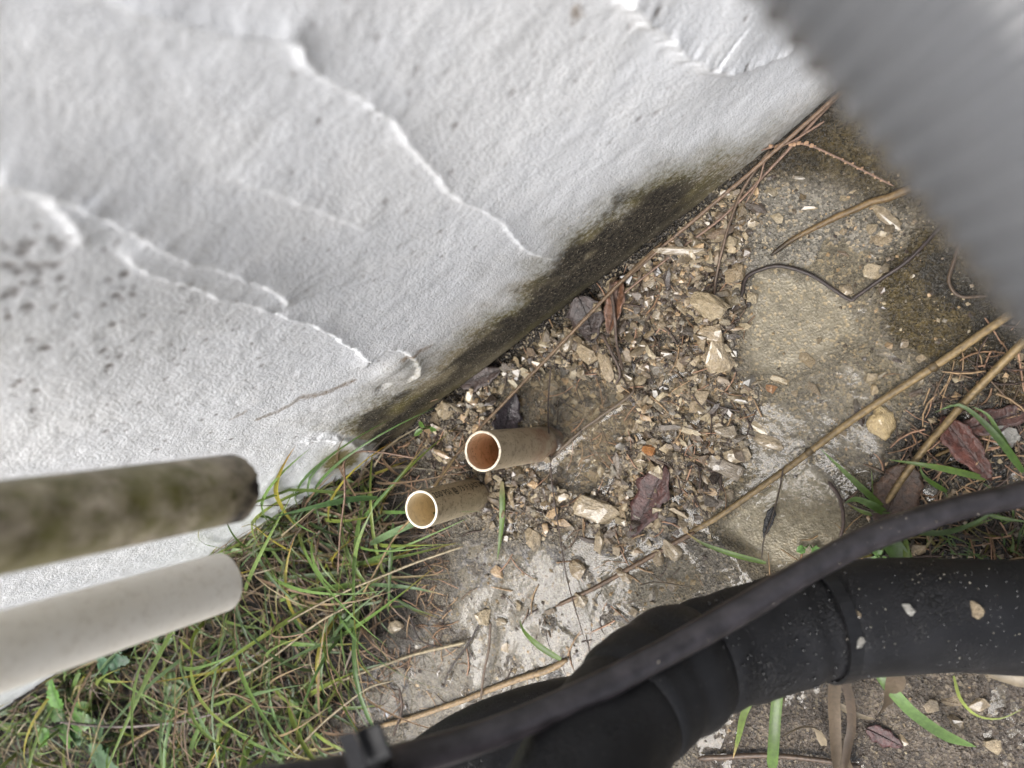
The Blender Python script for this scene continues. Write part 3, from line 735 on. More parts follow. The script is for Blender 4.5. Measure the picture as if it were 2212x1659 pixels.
# ================================================================== STONES
def hull_mesh(name, seed, mat, flat=0.55, n=13, el=1.0):
    r = random.Random(seed); bm = bmesh.new()
    for _ in range(n):
        v = Vector((r.gauss(0, 1), r.gauss(0, 1), r.gauss(0, 1))).normalized() * r.uniform(0.75, 1.0)
        bm.verts.new((v.x * el, v.y, v.z * flat))
    res = bmesh.ops.convex_hull(bm, input=bm.verts)
    bmesh.ops.delete(bm, geom=[e for e in res['geom_interior'] if isinstance(e, bmesh.types.BMVert)], context='VERTS')
    bmesh.ops.bevel(bm, geom=bm.edges[:], offset=0.05, segments=1, affect='EDGES') if n < 11 else None
    me = bpy.data.meshes.new(name); bm.to_mesh(me); bm.free(); me.materials.append(mat); return me
def rock_mesh(name, seed, mat, flat=0.6, el=1.4, rough=0.35, smooth=True):
    bm = bmesh.new(); bmesh.ops.create_icosphere(bm, subdivisions=3, radius=1.0)
    for v in bm.verts:
        p = v.co.copy(); x = np.array([p.x]); y = np.array([p.y]); z = p.z
        k = 1 + rough * float(fbm(x * 1.3 + z, y * 1.3 - z, seed, 3)[0]) + rough * 0.45 * float(fbm(x * 4 + z * 3, y * 4 + 7, seed + 5, 2)[0])
        cell = np.floor(np.array([p.x * 2.1 + seed, p.y * 2.1 - seed]) + 0.5 * p.z)
        k += rough * 0.5 * (_TAB[int(cell[0]) & 255, int(cell[1]) & 255] - 0.5)
        q = max(abs(p.x), abs(p.y) * 1.05, abs(p.z)) ** 0.55
        v.co = Vector((p.x * el, p.y, p.z * flat)) * k * q
    me = bpy.data.meshes.new(name); bm.to_mesh(me); bm.free()
    if smooth:
        for p in me.polygons: p.use_smooth = True
    me.materials.append(mat); return me
def chunk_mesh(name, seed, mat, flat=0.6):
    r = random.Random(seed); bm = bmesh.new()
    for _ in range(26):
        v = Vector((r.uniform(-1, 1), r.uniform(-1, 1), r.uniform(-1, 1)))
        k = max(abs(v.x), abs(v.y), abs(v.z)); l = v.length
        v = v / (0.45 * k + 0.55 * l) * r.uniform(0.72, 1.0)
        bm.verts.new((v.x, v.y, v.z * flat))
    res = bmesh.ops.convex_hull(bm, input=bm.verts)
    bmesh.ops.delete(bm, geom=[e for e in res['geom_interior'] if isinstance(e, bmesh.types.BMVert)], context='VERTS')
    bmesh.ops.subdivide_edges(bm, edges=bm.edges[:], cuts=2, use_grid_fill=True)
    for v in bm.verts:
        p = v.co
        d = 0.16 * float(fbm(np.array([p.x * 2.6 + p.z * 1.7]), np.array([p.y * 2.6 - p.z * 1.3]), seed, 3)[0])
        v.co = p * (1 + d)
    bmesh.ops.recalc_face_normals(bm, faces=bm.faces[:])
    me = bpy.data.meshes.new(name); bm.to_mesh(me); bm.free(); me.materials.append(mat); return me
def rot(o, a, t=0.3):
    o.rotation_euler = (random.uniform(-t, t), random.uniform(-t, t), a)
def dangle(du, dv):
    """world heading of an image direction on the ground"""
    v = RIGHT * du + E2 * dv; return math.atan2(v[1], v[0])
def mm(px): return px * 0.54 / F          # picture pixels to metres on the ground

# single stones that stand out, each with its own label
FEAT = [  # name, u, v, length px, width px, heading (du,dv), material, lift, label, smooth
    ('pebble', 1905, 915, 66, 42, (0.2, 1), mQuartz, 0.5, 'smooth yellow quartz pebble with black specks beside the long straw', 'pebble', 0.75),
    ('stone', 1405, 972, 30, 26, (1, 0.2), mOrange, 0.5, 'small bright orange stone right of the puddle', 'stone', 0.6),
    ('stone', 1462, 646, 12, 9, (1, 0.5), mOrange, 0.8, 'tiny orange red grain amid the rubble under the wall foot', 'stone', 0.6),
    ('limestone_chunk', 1540, 665, 110, 58, (1, 0.75), mChip, 0.35, 'long wedge of tan limestone at the edge of the flat pool', 'stone', 0.6),
    ('limestone_chunk', 1535, 715, 70, 52, (1, 0.1), mChip, 0.3, 'pitted limestone lump just below the long tan wedge', 'stone', 0.6),
    ('limestone_chunk', 1552, 775, 84, 62, (0.3, 1), mChip, 0.35, 'knobbly pale limestone chunk left of the flat pool', 'stone', 0.65),
    ('limestone_chunk', 1588, 592, 46, 40, (1, -0.5), mChip, 0.5, 'grooved pale stone block at the top left of the flat pool', 'stone', 0.6),
    ('limestone_chunk', 1405, 615, 110, 44, (1, -0.35), mChip, 0.25, 'wide embedded limestone slab near the black crevice', 'stone', 0.5),
    ('limestone_chunk', 1270, 765, 62, 46, (1, 0.5), mChip, 0.4, 'crumbly limestone piece above the puddle', 'stone', 0.6),
    ('limestone_chunk', 1228, 735, 56, 32, (0.6, -1), mChip, 0.4, 'yellowish wet stone beside the long thin stem by the wall', 'stone', 0.6),
    ('limestone_chunk', 1312, 790, 74, 34, (0.35, 1), mChip, 0.4, 'pale pointed stone flake at the top of the puddle', 'stone', 0.5),
    ('limestone_chunk', 965, 885, 60, 48, (0.7, 0.5), mChip, 0.4, 'flat pinkish tan stone between the wall foot and the tan pipe', 'stone', 0.45),
    ('limestone_chunk', 1265, 925, 40, 36, (1, 0.3), mChip, 0.2, 'round tan stone half sunk in the puddle', 'stone', 0.7),
    ('limestone_chunk', 1290, 1100, 110, 62, (1, 0.25), mChip, 0.35, 'large crumbly limestone clod below the puddle', 'stone', 0.55),
    ('limestone_chunk', 1295, 1170, 62, 28, (-0.35, 1), mChip, 0.5, 'grooved yellow stone splinter under the limestone clod', 'stone', 0.6),
    ('limestone_chunk', 1150, 1165, 56, 44, (0.3, 1), mChip, 0.5, 'blocky tan stone in the milky film left of the splinter', 'stone', 0.7),
    ('limestone_chunk', 1245, 1230, 50, 40, (1, 0.4), mChip, 0.45, 'two lobed tan stone near the half sunk straw', 'stone', 0.6),
    ('limestone_chunk', 1250, 1300, 42, 36, (1, 0.1), mChip, 0.5, 'cube like tan stone beside the hair thin stem', 'stone', 0.8),
    ('limestone_chunk', 1045, 1335, 42, 44, (0.3, 1), mChip, 0.6, 'yellowish stone standing in the milky film left of the green blade', 'stone', 0.8),
    ('limestone_chunk', 1080, 1345, 22, 30, (0.3, 1), mChip, 0.6, 'little stone leaning on the yellowish stone', 'stone', 0.8),
    ('limestone_chunk', 1565, 1010, 90, 46, (1, 0.4), mChip, 0.35, 'flat limestone slab beside the long straw', 'stone', 0.45),
    ('limestone_chunk', 1590, 985, 70, 34, (1, -0.25), mChip, 0.4, 'sloping limestone shard above the flat slab', 'stone', 0.45),
    ('limestone_chunk', 1655, 955, 70, 30, (1, 0.2), mChip, 0.35, 'brown topped rough stone left of the straw bend', 'stone', 0.6),
    ('limestone_chunk', 1570, 935, 34, 56, (0.2, 1), mChip, 0.45, 'upright pale yellow stone chip right of the orange stone', 'stone', 0.6),
    ('limestone_chunk', 1430, 1020, 60, 40, (1, 0.6), mChip, 0.4, 'tan stone lump just right of the reddish leaf', 'stone', 0.6),
    ('limestone_chunk', 1450, 1190, 60, 40, (1, 0.6), mChip, 0.35, 'pale stone lump where the thin green blade starts', 'stone', 0.55),
    ('limestone_chunk', 1745, 775, 40, 26, (1, 0.6), mChip, 0.4, 'brown rectangular stone on the flat wet sand', 'stone', 0.5),
    ('limestone_chunk', 1680, 820, 40, 18, (1, 0.3), mChip, 0.4, 'slim pale chip on the wet sand above the straw', 'stone', 0.5),
    ('limestone_chunk', 1888, 584, 42, 34, (1, 0.3), mChip, 0.5, 'pale pink stone lying inside the dark bent root', 'stone', 0.6),
    ('limestone_chunk', 1556, 517, 18, 30, (0.1, 1), mChip, 0.7, 'pale peg like stone under the dark forked stalk', 'stone', 0.8),
    ('limestone_chunk', 1663, 840, 30, 20, (1, 0.3), mOrange, 0.2, 'rusty tan stone half buried in the wet sand', 'stone', 0.5),
    ('limestone_chunk', 860, 1352, 34, 50, (0.1, 1), mChip, 0.5, 'smooth beige stone at the right edge of the grass', 'stone', 0.7),
    ('limestone_chunk', 1180, 1355, 26, 16, (1, 0.3), mGreyStone, 0.4, 'grey chip near the green blade in the film', 'stone', 0.6),
    ('limestone_chunk', 2165, 945, 60, 50, (1, 0.3), mGreyStone, 0.4, 'rough grey stone between the green blades at the right edge', 'stone', 0.6),
    ('limestone_chunk', 1345, 1245, 46, 26, (1, 0.9), mChip, 0.45, 'slanted yellow stone piece above the foam pipe', 'stone', 0.6),
    ('limestone_chunk', 1420, 1205, 40, 30, (0.3, 1), mChip, 0.45, 'bright yellow stone chip near the reddish leaf tip', 'stone', 0.6),
]
CLEAR = []
for i, (nm, u, v, ln, wd, hd, mt, lift, lab, cat, fl_) in enumerate(FEAT):
    p = g(u, v, 0.004); z = float(gz(p[0], p[1]))
    me = chunk_mesh(nm, 50 + i * 7, mt, fl_) if nm != 'pebble' else rock_mesh(nm, 57, mt, fl_, 1.0, 0.25, True)
    o = link(bpy.data.objects.new(nm, me))
    o.scale = (mm(ln) / 2, mm(wd) / 2, mm(min(ln, wd)) / 2)
    o.rotation_euler = (random.uniform(-.2, .2), random.uniform(-.2, .2), dangle(*hd))
    o.location = (p[0], p[1], z + mm(min(ln, wd)) * 0.5 * fl_ * (lift * 1.2 - 0.25))
    tag(o, lab, cat); CLEAR.append((p[0], p[1], mm(max(ln, wd)) * 0.45))

# chips resting on other things
def perched(nm, p, size, lab, mat=mChip, seed=1):
    o = link(bpy.data.objects.new(nm, chunk_mesh(nm, seed, mat, 0.6))); o.scale = (size,) * 3; o.location = tuple(p); rot(o, seed * 1.7)
    return tag(o, lab, 'stone')
perched('stone_chip', np.array([0.207, 0.0735, 0.0995]) + 0.0125 * (RIGHT * 0.55 + E2 * 0.9) * np.array([1, 1, 0]), 0.0017, 'tiny tan chip stuck on the rim of the tan pipe', seed=31)
perched('stone_chip', g(1183, 992, 0.012), 0.0036, 'tan chip wedged at the foot of the tan pipe', seed=32)
perched('stone_chip', g(1290, 664, 0.012), 0.0042, 'pale flat chip lying on the thin stem by the dark leaf', seed=33)
SPL = [(2107, 1318, 0.0070, 'biggest pale stone chip stuck on the black foam pipe', mChip), (1848, 1328, 0.0042, 'small tan chip on the foam right of the cable tie', mChip),
       (1960, 1318, 0.0062, 'grey mud lump on the middle of the foam pipe', mGreyStone), (1850, 1388, 0.0062, 'whitish mud lump near the cable tie', mGreyStone)]
for i, (u, v, sz, lab, mt) in enumerate(SPL):
    o = perched('mud_chip', on_main(u, v, RF + 0.0004), sz * 0.6, lab, mt, 40 + i); o.scale[2] *= 0.5
bag = Bag()
def addblob(bag, p, r, col, seed, nrm=None, flat=0.5):
    rr = random.Random(seed); base = [(1, 0, 0), (-1, 0, 0), (0, 1, 0), (0, -1, 0), (0, 0, 1), (0, 0, -1)]
    q = Matrix.Rotation(rr.uniform(0, 6.3), 3, 'Z') @ Matrix.Rotation(rr.uniform(-.6, .6), 3, 'X')
    V = np.array([(q @ Vector((x * rr.uniform(.6, 1.3), y * rr.uniform(.6, 1.2), z * flat * rr.uniform(.6, 1.2)))) for x, y, z in base]) * r + np.asarray(p)
    bag.add(V, [(0, 2, 4), (2, 1, 4), (1, 3, 4), (3, 0, 4), (2, 0, 5), (1, 2, 5), (3, 1, 5), (0, 3, 5)], col)
rr = random.Random(5)
for i in range(90):
    if i < 55: u, v = rr.gauss(1975, 75), rr.gauss(1240, 22)
    else: u, v = rr.uniform(1820, 2212), rr.uniform(1250, 1430)
    if i < 35: u, v = rr.gauss(1985, 40), rr.gauss(1247, 12)
    addblob(bag, on_main(u, v, RF + 0.0002), rr.uniform(0.0002, 0.0009), (0.27, 0.25, 0.2) if rr.random() < .3 else (0.09, 0.08, 0.065), i)
for i in range(70):
    k = int(rr.choice([rr.gauss(28, 3), rr.gauss(52, 6), rr.uniform(18, 90)])) % 150
    T_, N_, B_ = frames(cab); an = rr.uniform(0.2, 2.6)
    addblob(bag, cab[k] + 0.0058 * (math.sin(an) * N_[k] + math.cos(an) * B_[k]), rr.uniform(0.0003, 0.0011) * rr.random(), (0.3, 0.27, 0.22) if rr.random() < .5 else (0.06, 0.05, 0.045), 200 + i)
beads = Bag(); mBead = plain('water_bead', (0.02, 0.02, 0.022), 0.04, 0.1, 200, 0.0, 0.9)
for i in range(420):
    u, v = rr.uniform(1330, 2212), rr.uniform(1225, 1500)
    rd_ = on_main(u, v, RF + 0.0001)
    if np.min(np.linalg.norm(main - rd_, axis=1)) > RF + 0.002: continue
    addblob(beads, rd_, rr.uniform(0.0003, 0.0010), (0.02, 0.02, 0.02), 500 + i, None, 0.8)
tag(beads.build('water_beads', mBead, None, True), 'water beads on the black foam pipe', None, None, 'stuff')
tag(bag.build('mud_splashes', mMud, None, True), 'pale mud specks splashed over the foam pipe and cable', None, None, 'stuff')

# countable limestone chips and the uncountable grit
chips = [hull_mesh('limestone_chip', 300 + i, mChip, random.uniform(0.35, 0.7), random.choice([9, 10, 12]), random.uniform(1.0, 1.7)) for i in range(14)]
def scatter(n, mask, rmin, tries=40):
    pts = []
    k = 0
    while len(pts) < n and k < n * tries:
        k += 1
        u, v = random.uniform(860, 2212), random.uniform(380, 1660)
        p = g(u, v)
        if random.random() < zat(mask, p[0], p[1]) and p[1] > 0.006: pts.append((p[0], p[1]))
    return pts
dens = np.clip(Z_rub * (0.4 + 0.6 * sstep(-0.2, 0.4, n_big)) + Z_slab * 0.12 + Z_film * 0.10 + Z_pud * 0.5 + Z_mud * 0.05 + Z_brown * 0.04, 0, 1) * (1 - Z_pool) * (1 - Z_pool2 * 0.85) * (1 - Z_grass)
LANDMARK = [(*g(u, v)[:2], t_) for u, v, t_ in [(1230, 900, 'in the puddle'), (1400, 1080, 'around the wet reddish leaf'), (1405, 972, 'near the small bright orange stone'), (1300, 690, 'beside the dark purple leaf'), (1470, 560, 'below the pale wood sliver'), (1540, 690, 'around the long limestone wedge'), (1720, 740, 'on the flat wet sand'), (1560, 960, 'above the flat limestone slab'), (1700, 930, 'along the upper side of the long straw'), (1750, 500, 'near the weathered stick'), (970, 930, 'between wall foot and tan pipe'), (1080, 1090, 'right of the cream pipe stub'), (1180, 1150, 'in the milky film'), (1300, 1250, 'along the half sunk straw'), (1900, 930, 'near the quartz pebble'), (2050, 900, 'in the dark mud'), (1900, 1560, 'on the brown concrete at the bottom right'), (1350, 830, 'at the right shore of the puddle'), (1450, 760, 'in the middle of the rubble'), (1000, 1400, 'in the film near the bottom straws')]]
for i, (x, y) in enumerate(scatter(290, dens, 0)):
    if any((x - a_) ** 2 + (y - b_) ** 2 < r_ * r_ for a_, b_, r_ in CLEAR): continue
    if (x - 0.207) ** 2 + (y - 0.0735) ** 2 < 0.016 ** 2 or (x - 0.279) ** 2 + (y - 0.077) ** 2 < 0.016 ** 2: continue
    o = link(bpy.data.objects.new('limestone_chip', random.choice(chips)))
    s_ = random.choice([0.0022, 0.003, 0.0035, 0.0045, 0.006]) * random.uniform(0.8, 1.2)
    o.scale = (s_, s_, s_); o.location = (x, y, float(gz(x, y)) + s_ * 0.12); rot(o, random.uniform(0, 6.3), 0.5)
    lm = min(LANDMARK, key=lambda q: (q[0] - x) ** 2 + (q[1] - y) ** 2)
    tag(o, 'small tan limestone chip ' + lm[2], 'stone', 'limestone chips ' + lm[2])
bag = Bag()
dg = np.clip(Z_rub * 0.9 + Z_slab * 0.16 + Z_film * 0.2 + Z_pud * 0.4 + Z_mud * 0.10 + Z_alg * 0.05 + 0.05 + wallside * 0.5, 0, 1) * (1 - Z_pool * 0.9) * (1 - Z_pool2 * 0.85) * (1 - Z_grass * 0.8)
PAL = [(0.31, 0.245, 0.155), (0.25, 0.19, 0.115), (0.37, 0.305, 0.20), (0.23, 0.18, 0.125), (0.22, 0.195, 0.155), (0.40, 0.28, 0.16), (0.07, 0.052, 0.04), (0.05, 0.036, 0.03)]
for i, (x, y) in enumerate(scatter(8000, dg, 0, 60)):
    s_ = (0.0005 + 0.0022 * random.random() ** 2.6) * (0.65 if zat(Z_slab + Z_alg + Z_brown, x, y) > 0.5 else 1.0)
    addblob(bag, (x, y, float(gz(x, y)) + s_ * 0.15), s_, random.choice(PAL), i, None, 0.65)
rtmp = []
for k in range(10):
    me_ = hull_mesh('tmp', 900 + k, mGrit, random.uniform(0.3, 0.6), 9 if k % 2 else 12, random.choice([1.0, 1.5, 2.2, 2.8]))
    rtmp.append((np.array([v.co[:] for v in me_.vertices]), [tuple(p.vertices) for p in me_.polygons])); bpy.data.meshes.remove(me_)
rb = Bag(); dr = np.clip(Z_rub * (0.5 + 0.7 * sstep(-0.3, 0.3, n_big)) + wallside * 0.35 + Z_film * 0.02 + Z_slab * 0.03 + Z_pud * 0.3, 0, 1) * (1 - Z_pool) * (1 - Z_pool2) * (1 - Z_grass)
for i, (x, y) in enumerate(scatter(2600, dr, 0, 60)):
    V_, F_ = random.choice(rtmp); sz = 0.0012 + 0.0036 * random.random() ** 2.0
    M_ = np.array(Matrix.Rotation(random.choice([random.uniform(0, 6.3), random.gauss(2.2, 0.5)]), 3, 'Z') @ Matrix.Rotation(random.gauss(0, 0.35), 3, 'X') @ Matrix.Rotation(random.gauss(0, 0.35), 3, 'Y'))
    rb.add(V_ * sz @ M_.T + np.array([x, y, float(gz(x, y)) + sz * random.uniform(0.0, 0.5)]), F_, np.array(random.choice(PAL[:6] + PAL[:3] + [(0.10, 0.075, 0.055), (0.06, 0.045, 0.035), (0.14, 0.10, 0.065), (0.17, 0.14, 0.11)])) * random.uniform(0.4, 1.2))
tag(rb.build('rubble', mGrit), 'matted wet limestone rubble and wood crumbs', None, None, 'stuff')
tag(bag.build('grit', mGrit), 'fine tan grit and sand grains over the wet ground', None, None, 'stuff')

# ================================================================== LEAVES
def leaf_verts(L, W, n=14, curl=0.2, fold=0.15, serr=0.0, tip=1.0, wob=0.06, seed=0):
    r = random.Random(seed); V = []; Fc = []; cols = []
    m_ = 6
    for i in range(n + 1):
        t = i / n; w = W / 2 * (math.sin(math.pi * min(1, t ** 0.75 * 0.97 + 0.02))) ** 0.8
        w = max(w * (1 + 0.16 * (r.random() - 0.5) + 0.12 * math.sin(i * 1.3 + seed)), W * 0.02)
        for j in range(-m_ // 2, m_ // 2 + 1):
            q = j / (m_ / 2); e = 1 + (serr if (i % 2 and abs(q) == 1) else 0)
            V.append(((t - 0.5) * L + (serr * 0.06 * L if abs(q) == 1 and i % 2 else 0), q * w * e, abs(q) * fold * w + curl * L * (t - 0.5) ** 2 + wob * W * (r.random() - 0.5) * abs(q)))
    k = m_ + 1
    for i in range(n):
        for j in range(m_): Fc.append((i * k + j, (i + 1) * k + j, (i + 1) * k + j + 1, i * k + j + 1))
    return np.array(V), Fc
def leaf(nm, u, v, ln, wd, hd, col, lab, h=0.004, curl=0.25, fold=0.2, tilt=(0, 0), serr=0.0, seed=0, vein=None, cat='leaf'):
    L, W = mm(ln), mm(wd)
    V, Fc = leaf_verts(L, W, 16, curl, fold, serr, seed=seed)
    nse = fbm(V[:, 0] * 120, V[:, 1] * 120, seed + 3, 3)
    cl = np.array(col)[None] * (1 + 0.5 * nse[:, None])
    vn_ = np.abs(V[:, 1]) < W * 0.03
    cl[vn_] = np.array(vein or [c_ * 0.55 for c_ in col])
    p = g(u, v, h)
    t = empty(nm, (p[0], p[1], max(0.0, float(gz(p[0], p[1]))) + h))
    t.rotation_euler = (tilt[0], tilt[1], dangle(*hd))
    o = obj('blade', V, Fc, mLeaf, t, True, np.clip(cl, 0.003, 1))
    sd = o.modifiers.new('solid', 'SOLIDIFY'); sd.thickness = 0.0004
    Vv, Fv = tube(np.c_[np.linspace(-0.5, 0.42, 10) * L, np.zeros(10), curl * L * np.linspace(-0.5, 0.42, 10) ** 2 + 0.0004], np.linspace(0.0005, 0.00015, 10), 6)
    obj('midrib', Vv, Fv, mLeaf, o, True, np.tile(vein or [c_ * 0.5 for c_ in col], (len(Vv), 1)))
    return tag(t, lab, cat)
leaf('dead_leaf', 1402, 1082, 165, 66, (-0.5, 1), (0.07, 0.032, 0.028), 'wet reddish brown leaf with dark edge below the puddle', 0.004, 0.15, 0.25, (0.1, 0), seed=1)
leaf('dead_leaf', 1272, 690, 100, 76, (0.35, 1), (0.05, 0.037, 0.033), 'dark purple brown leaf at the black crevice under the wall', 0.006, 0.5, 0.1, (0.1, 0.1), seed=2)
leaf('dead_leaf', 2087, 968, 125, 46, (0.75, 1), (0.075, 0.025, 0.017), 'wet red brown leaf folded along its rib near the cable', 0.005, 0.1, 0.5, (0.1, 0), seed=3)
leaf('dead_leaf', 1098, 895, 100, 60, (0.25, -1), (0.018, 0.012, 0.014), 'nearly black rotted leaf at the left shore of the puddle', 0.005, 0.6, 0.3, (0.5, 0.2), seed=4)
leaf('dead_leaf', 1930, 1075, 130, 70, (-0.5, 1), (0.06, 0.032, 0.018), 'dark brown leaf in the mud under the straw end', 0.003, 0.1, 0.1, seed=5)
leaf('dead_leaf', 2160, 905, 130, 40, (1, -0.35), (0.055, 0.022, 0.016), 'long red brown leaf at the right edge between the straws', 0.004, 0.1, 0.3, seed=6)
leaf('dead_leaf', 1332, 665, 110, 40, (-0.25, 1), (0.12, 0.06, 0.035), 'narrow brown curled leaf right of the dark purple one', 0.006, 0.2, 0.6, seed=7)
leaf('dead_leaf', 1040, 815, 110, 50, (1, -0.3), (0.05, 0.036, 0.032), 'soaked dark leaf between wall foot and puddle', 0.004, 0.2, 0.2, seed=8)
leaf('dead_leaf', 1910, 1590, 60, 34, (1, 0.3), (0.05, 0.018, 0.017), 'small dark red leaf under the dry curled grass', 0.002, 0.1, 0.1, seed=9)
leaf('black_strip', 1660, 1128, 62, 17, (-0.35, 1), (0.012, 0.012, 0.013), 'small shiny black strip standing in the murky pool', 0.004, 0.0, 0.05, seed=10, cat='strip')

# ================================================================== STRAWS, STEMS, TWIGS
TAN = (0.36, 0.235, 0.10); PALE = (0.46, 0.35, 0.2); BRN = (0.20, 0.115, 0.06); DRK = (0.055, 0.035, 0.026); PNK = (0.34, 0.20, 0.125)
def stem(nm, D, wpx, col, lab, h=0.003, cat='straw', seg=8, nodes=(), taper=0.75, heights=None, flat=0.8, seed=0, tipdark=0.0, n=60, zmin=0.0, group=None):
    pts = []
    for i, (u, v) in enumerate(D):
        hh = heights[i] if heights else h
        p = g(u, v, hh); zz = max(float(gz(p[0], p[1])), zmin) + hh
        p = g(u, v, zz); pts.append((p[0], p[1], zz))
    r0 = mm(wpx) * 0.37
    col = (col[0] * 0.52, col[1] * 0.56, col[2] * 0.62)
    P = resample(pts, n); t = np.linspace(0, 1, n)
    rs = np.random.default_rng(seed)
    P[1:-1] += 0.10 * r0 * np.c_[np.interp(t, np.linspace(0, 1, 12), rs.normal(0, 1, 12)), np.interp(t, np.linspace(0, 1, 12), rs.normal(0, 1, 12)), t * 0][1:-1]
    rad = r0 * (1 - (1 - taper) * t)
    rad[:2] *= 0.6; rad[-2:] *= 0.5
    V, Fc = tube(P, rad, seg, True, flat)
    tv = np.repeat(t, seg); ang = np.tile(np.arange(seg), n)
    str_ = 1 + 0.28 * np.sin(ang * 2.4 + seed)[:, None] * 1.0 + 0.16 * np.repeat(fbm(t * 14, t * 0 + seed, 60, 3), seg)[:, None]
    cl = np.array(col)[None] * str_
    if tipdark: cl = cl * (1 - tipdark * sstep(0.72, 0.95, tv))[:, None]
    o0 = P[n // 2]
    if nodes:
        t_ = empty(nm, o0); obj('stalk', V - o0, Fc, mStraw, t_, True, np.clip(cl, 0.003, 1))
        for q in nodes:
            k = int(q * (n - 1)); k = min(max(k, 1), n - 3)
            Vn, Fn = tube(P[k - 1:k + 2] - o0, [rad[k] * 0.9, rad[k] * 1.35, rad[k] * 0.95], seg, True, flat)
            obj('node', Vn, Fn, mStraw, t_, True, np.tile(np.array(col) * 0.45, (len(Vn), 1)))
        o = t_
    else:
        o = obj(nm, V - o0, Fc, mStraw, None, True, np.clip(cl, 0.003, 1)); o.location = tuple(o0)
    return tag(o, lab, cat, group), P
stem('straw', [(2300, 610), (2212, 660), (2020, 790), (1850, 902), (1690, 1020), (1560, 1110), (1480, 1155)], 19, TAN, 'longest thick tan straw crossing the right half of the ground', 0.007, nodes=(0.30, 0.62), seed=1, heights=[.012, .011, .009, .007, .005, .003, .001], n=90)
stem('straw', [(1500, 1150), (1400, 1205), (1300, 1262), (1200, 1310)], 15, BRN, 'half sunk brown straw continuing below the longest one', 0.0015, seed=2)
stem('straw', [(2250, 690), (2205, 745), (2090, 862), (2000, 965), (1945, 1040), (1905, 1100)], 19, (0.32, 0.205, 0.08), 'speckled tan straw leaning over the mud at the right edge', 0.008, nodes=(0.45,), seed=3, heights=[.02, .018, .013, .010, .007, .003])
stem('stick', [(2030, 385), (1985, 402), (1850, 450), (1760, 493), (1705, 522), (1665, 552)], 21, (0.26, 0.155, 0.06), 'weathered tan stick with a dark pointed end on the algae', 0.005, 'stick', seed=4, tipdark=0.8, taper=0.55)
stem('straw', [(1830, 190), (1790, 222), (1650, 348), (1530, 450), (1400, 560), (1300, 650)], 11, (0.30, 0.18, 0.10), 'thin brown stem lying along the wall foot up to the dark leaf', 0.008, seed=5, n=80)
stem('straw', [(1430, 525), (1330, 620), (1190, 765), (1060, 900), (985, 985), (930, 1062)], 11, (0.26, 0.155, 0.075), 'thin brown stem slanting past the tan pipe into the grass', 0.012, seed=6, heights=[.008, .012, .016, .020, .024, .026], n=80)
stem('straw', [(1840, 180), (1770, 250), (1650, 380), (1560, 470), (1440, 560), (1340, 640)], 8, PNK, 'second thin stem lying along the wall foot, nearer the ground', 0.005, seed=7, n=80)
stem('straw', [(1780, 262), (1720, 300), (1660, 335), (1640, 390), (1610, 440)], 6, PNK, 'short fine stem hanging off the bundle by the wall foot', 0.008, seed=8)
stem('stalk', [(1662, 325), (1610, 400), (1580, 470), (1560, 540), (1545, 610), (1543, 650)], 9, (0.22, 0.14, 0.085), 'dark forked stalk standing at the top of the rubble', 0.006, 'stalk', seed=9, tipdark=0.5)
_, PS = stem('seed_stalk', [(1645, 325), (1690, 312), (1740, 312), (1800, 336), (1860, 366), (1930, 402)], 6, (0.36, 0.21, 0.13), 'curved seed stalk with tiny round seeds on the algae', 0.006, 'seed stalk', nodes=(0.1,), seed=10)
ss = _
for i in range(24):
    k = int(np.interp(i, [0, 23], [4, 57])); q = PS[k] - PS[30]
    s_ = 0.0013 if i < 9 else 0.0007
    me = rock_mesh('seed', 70 + i % 3, mStraw, 0.5, 1.2, 0.2); a_ = me.color_attributes.new('tone', 'FLOAT_COLOR', 'POINT'); a_.data.foreach_set('color', [0.40, 0.25, 0.15, 1.0] * len(me.vertices))
    o = link(bpy.data.objects.new('seed', me), ss); o.scale = (s_,) * 3; o.location = tuple(q + np.array([random.uniform(-1, 1), random.uniform(-1, 1), 0.2]) * 0.0011)
stem('root', [(1602, 640), (1612, 600), (1650, 580), (1690, 575), (1750, 593), (1800, 625), (1838, 648), (1850, 640), (1900, 605), (1965, 560), (2040, 480)], 11, DRK, 'dark wet root bent round the flat pool', 0.003, 'root', seed=11, n=110)
stem('straw', [(1190, 790), (1184, 880), (1187, 960), (1193, 1050), (1208, 1150), (1225, 1250), (1262, 1380)], 5, (0.10, 0.06, 0.04), 'hair thin dark stem running down from the puddle past its pipe', 0.010, seed=12, n=90)
stem('straw', [(1182, 998), (1225, 958), (1262, 925), (1310, 890), (1362, 852), (1370, 830)], 10, (0.22, 0.15, 0.09), 'forked stem lying in the puddle from the tan pipe', 0.003, seed=13, nodes=(0.4,), zmin=0.0)
stem('straw', [(1225, 1425), (1180, 1447), (1080, 1482), (950, 1532), (860, 1558), (760, 1585)], 19, (0.42, 0.27, 0.13), 'thick tan straw at the bottom leading under the foam pipe', 0.004, seed=14, n=80)
stem('straw', [(1005, 1388), (900, 1412), (830, 1436), (760, 1462), (690, 1490)], 11, PALE, 'slim pale straw above the thick one at the bottom', 0.006, seed=15)
wc = g(1480, 549, 0.004); wz = float(gz(wc[0], wc[1]))
wch = link(bpy.data.objects.new('wood_chip', chunk_mesh('wood_chip', 611, mChip, 0.5))); wch.scale = (mm(112) / 2, mm(19) / 2, 0.0032)
wch.location = (wc[0], wc[1], wz + 0.0035); wch.rotation_euler = (0.25, 0.05, dangle(1, 0.1))
tag(wch, 'pale peeled wood sliver beside the wall foot rubble', 'wood chip')
stem('straw', [(1692, 1010), (1685, 1050), (1670, 1110), (1650, 1165), (1645, 1210)], 4, (0.10, 0.065, 0.04), 'hair thin stem crossing the murky pool', 0.007, seed=17)
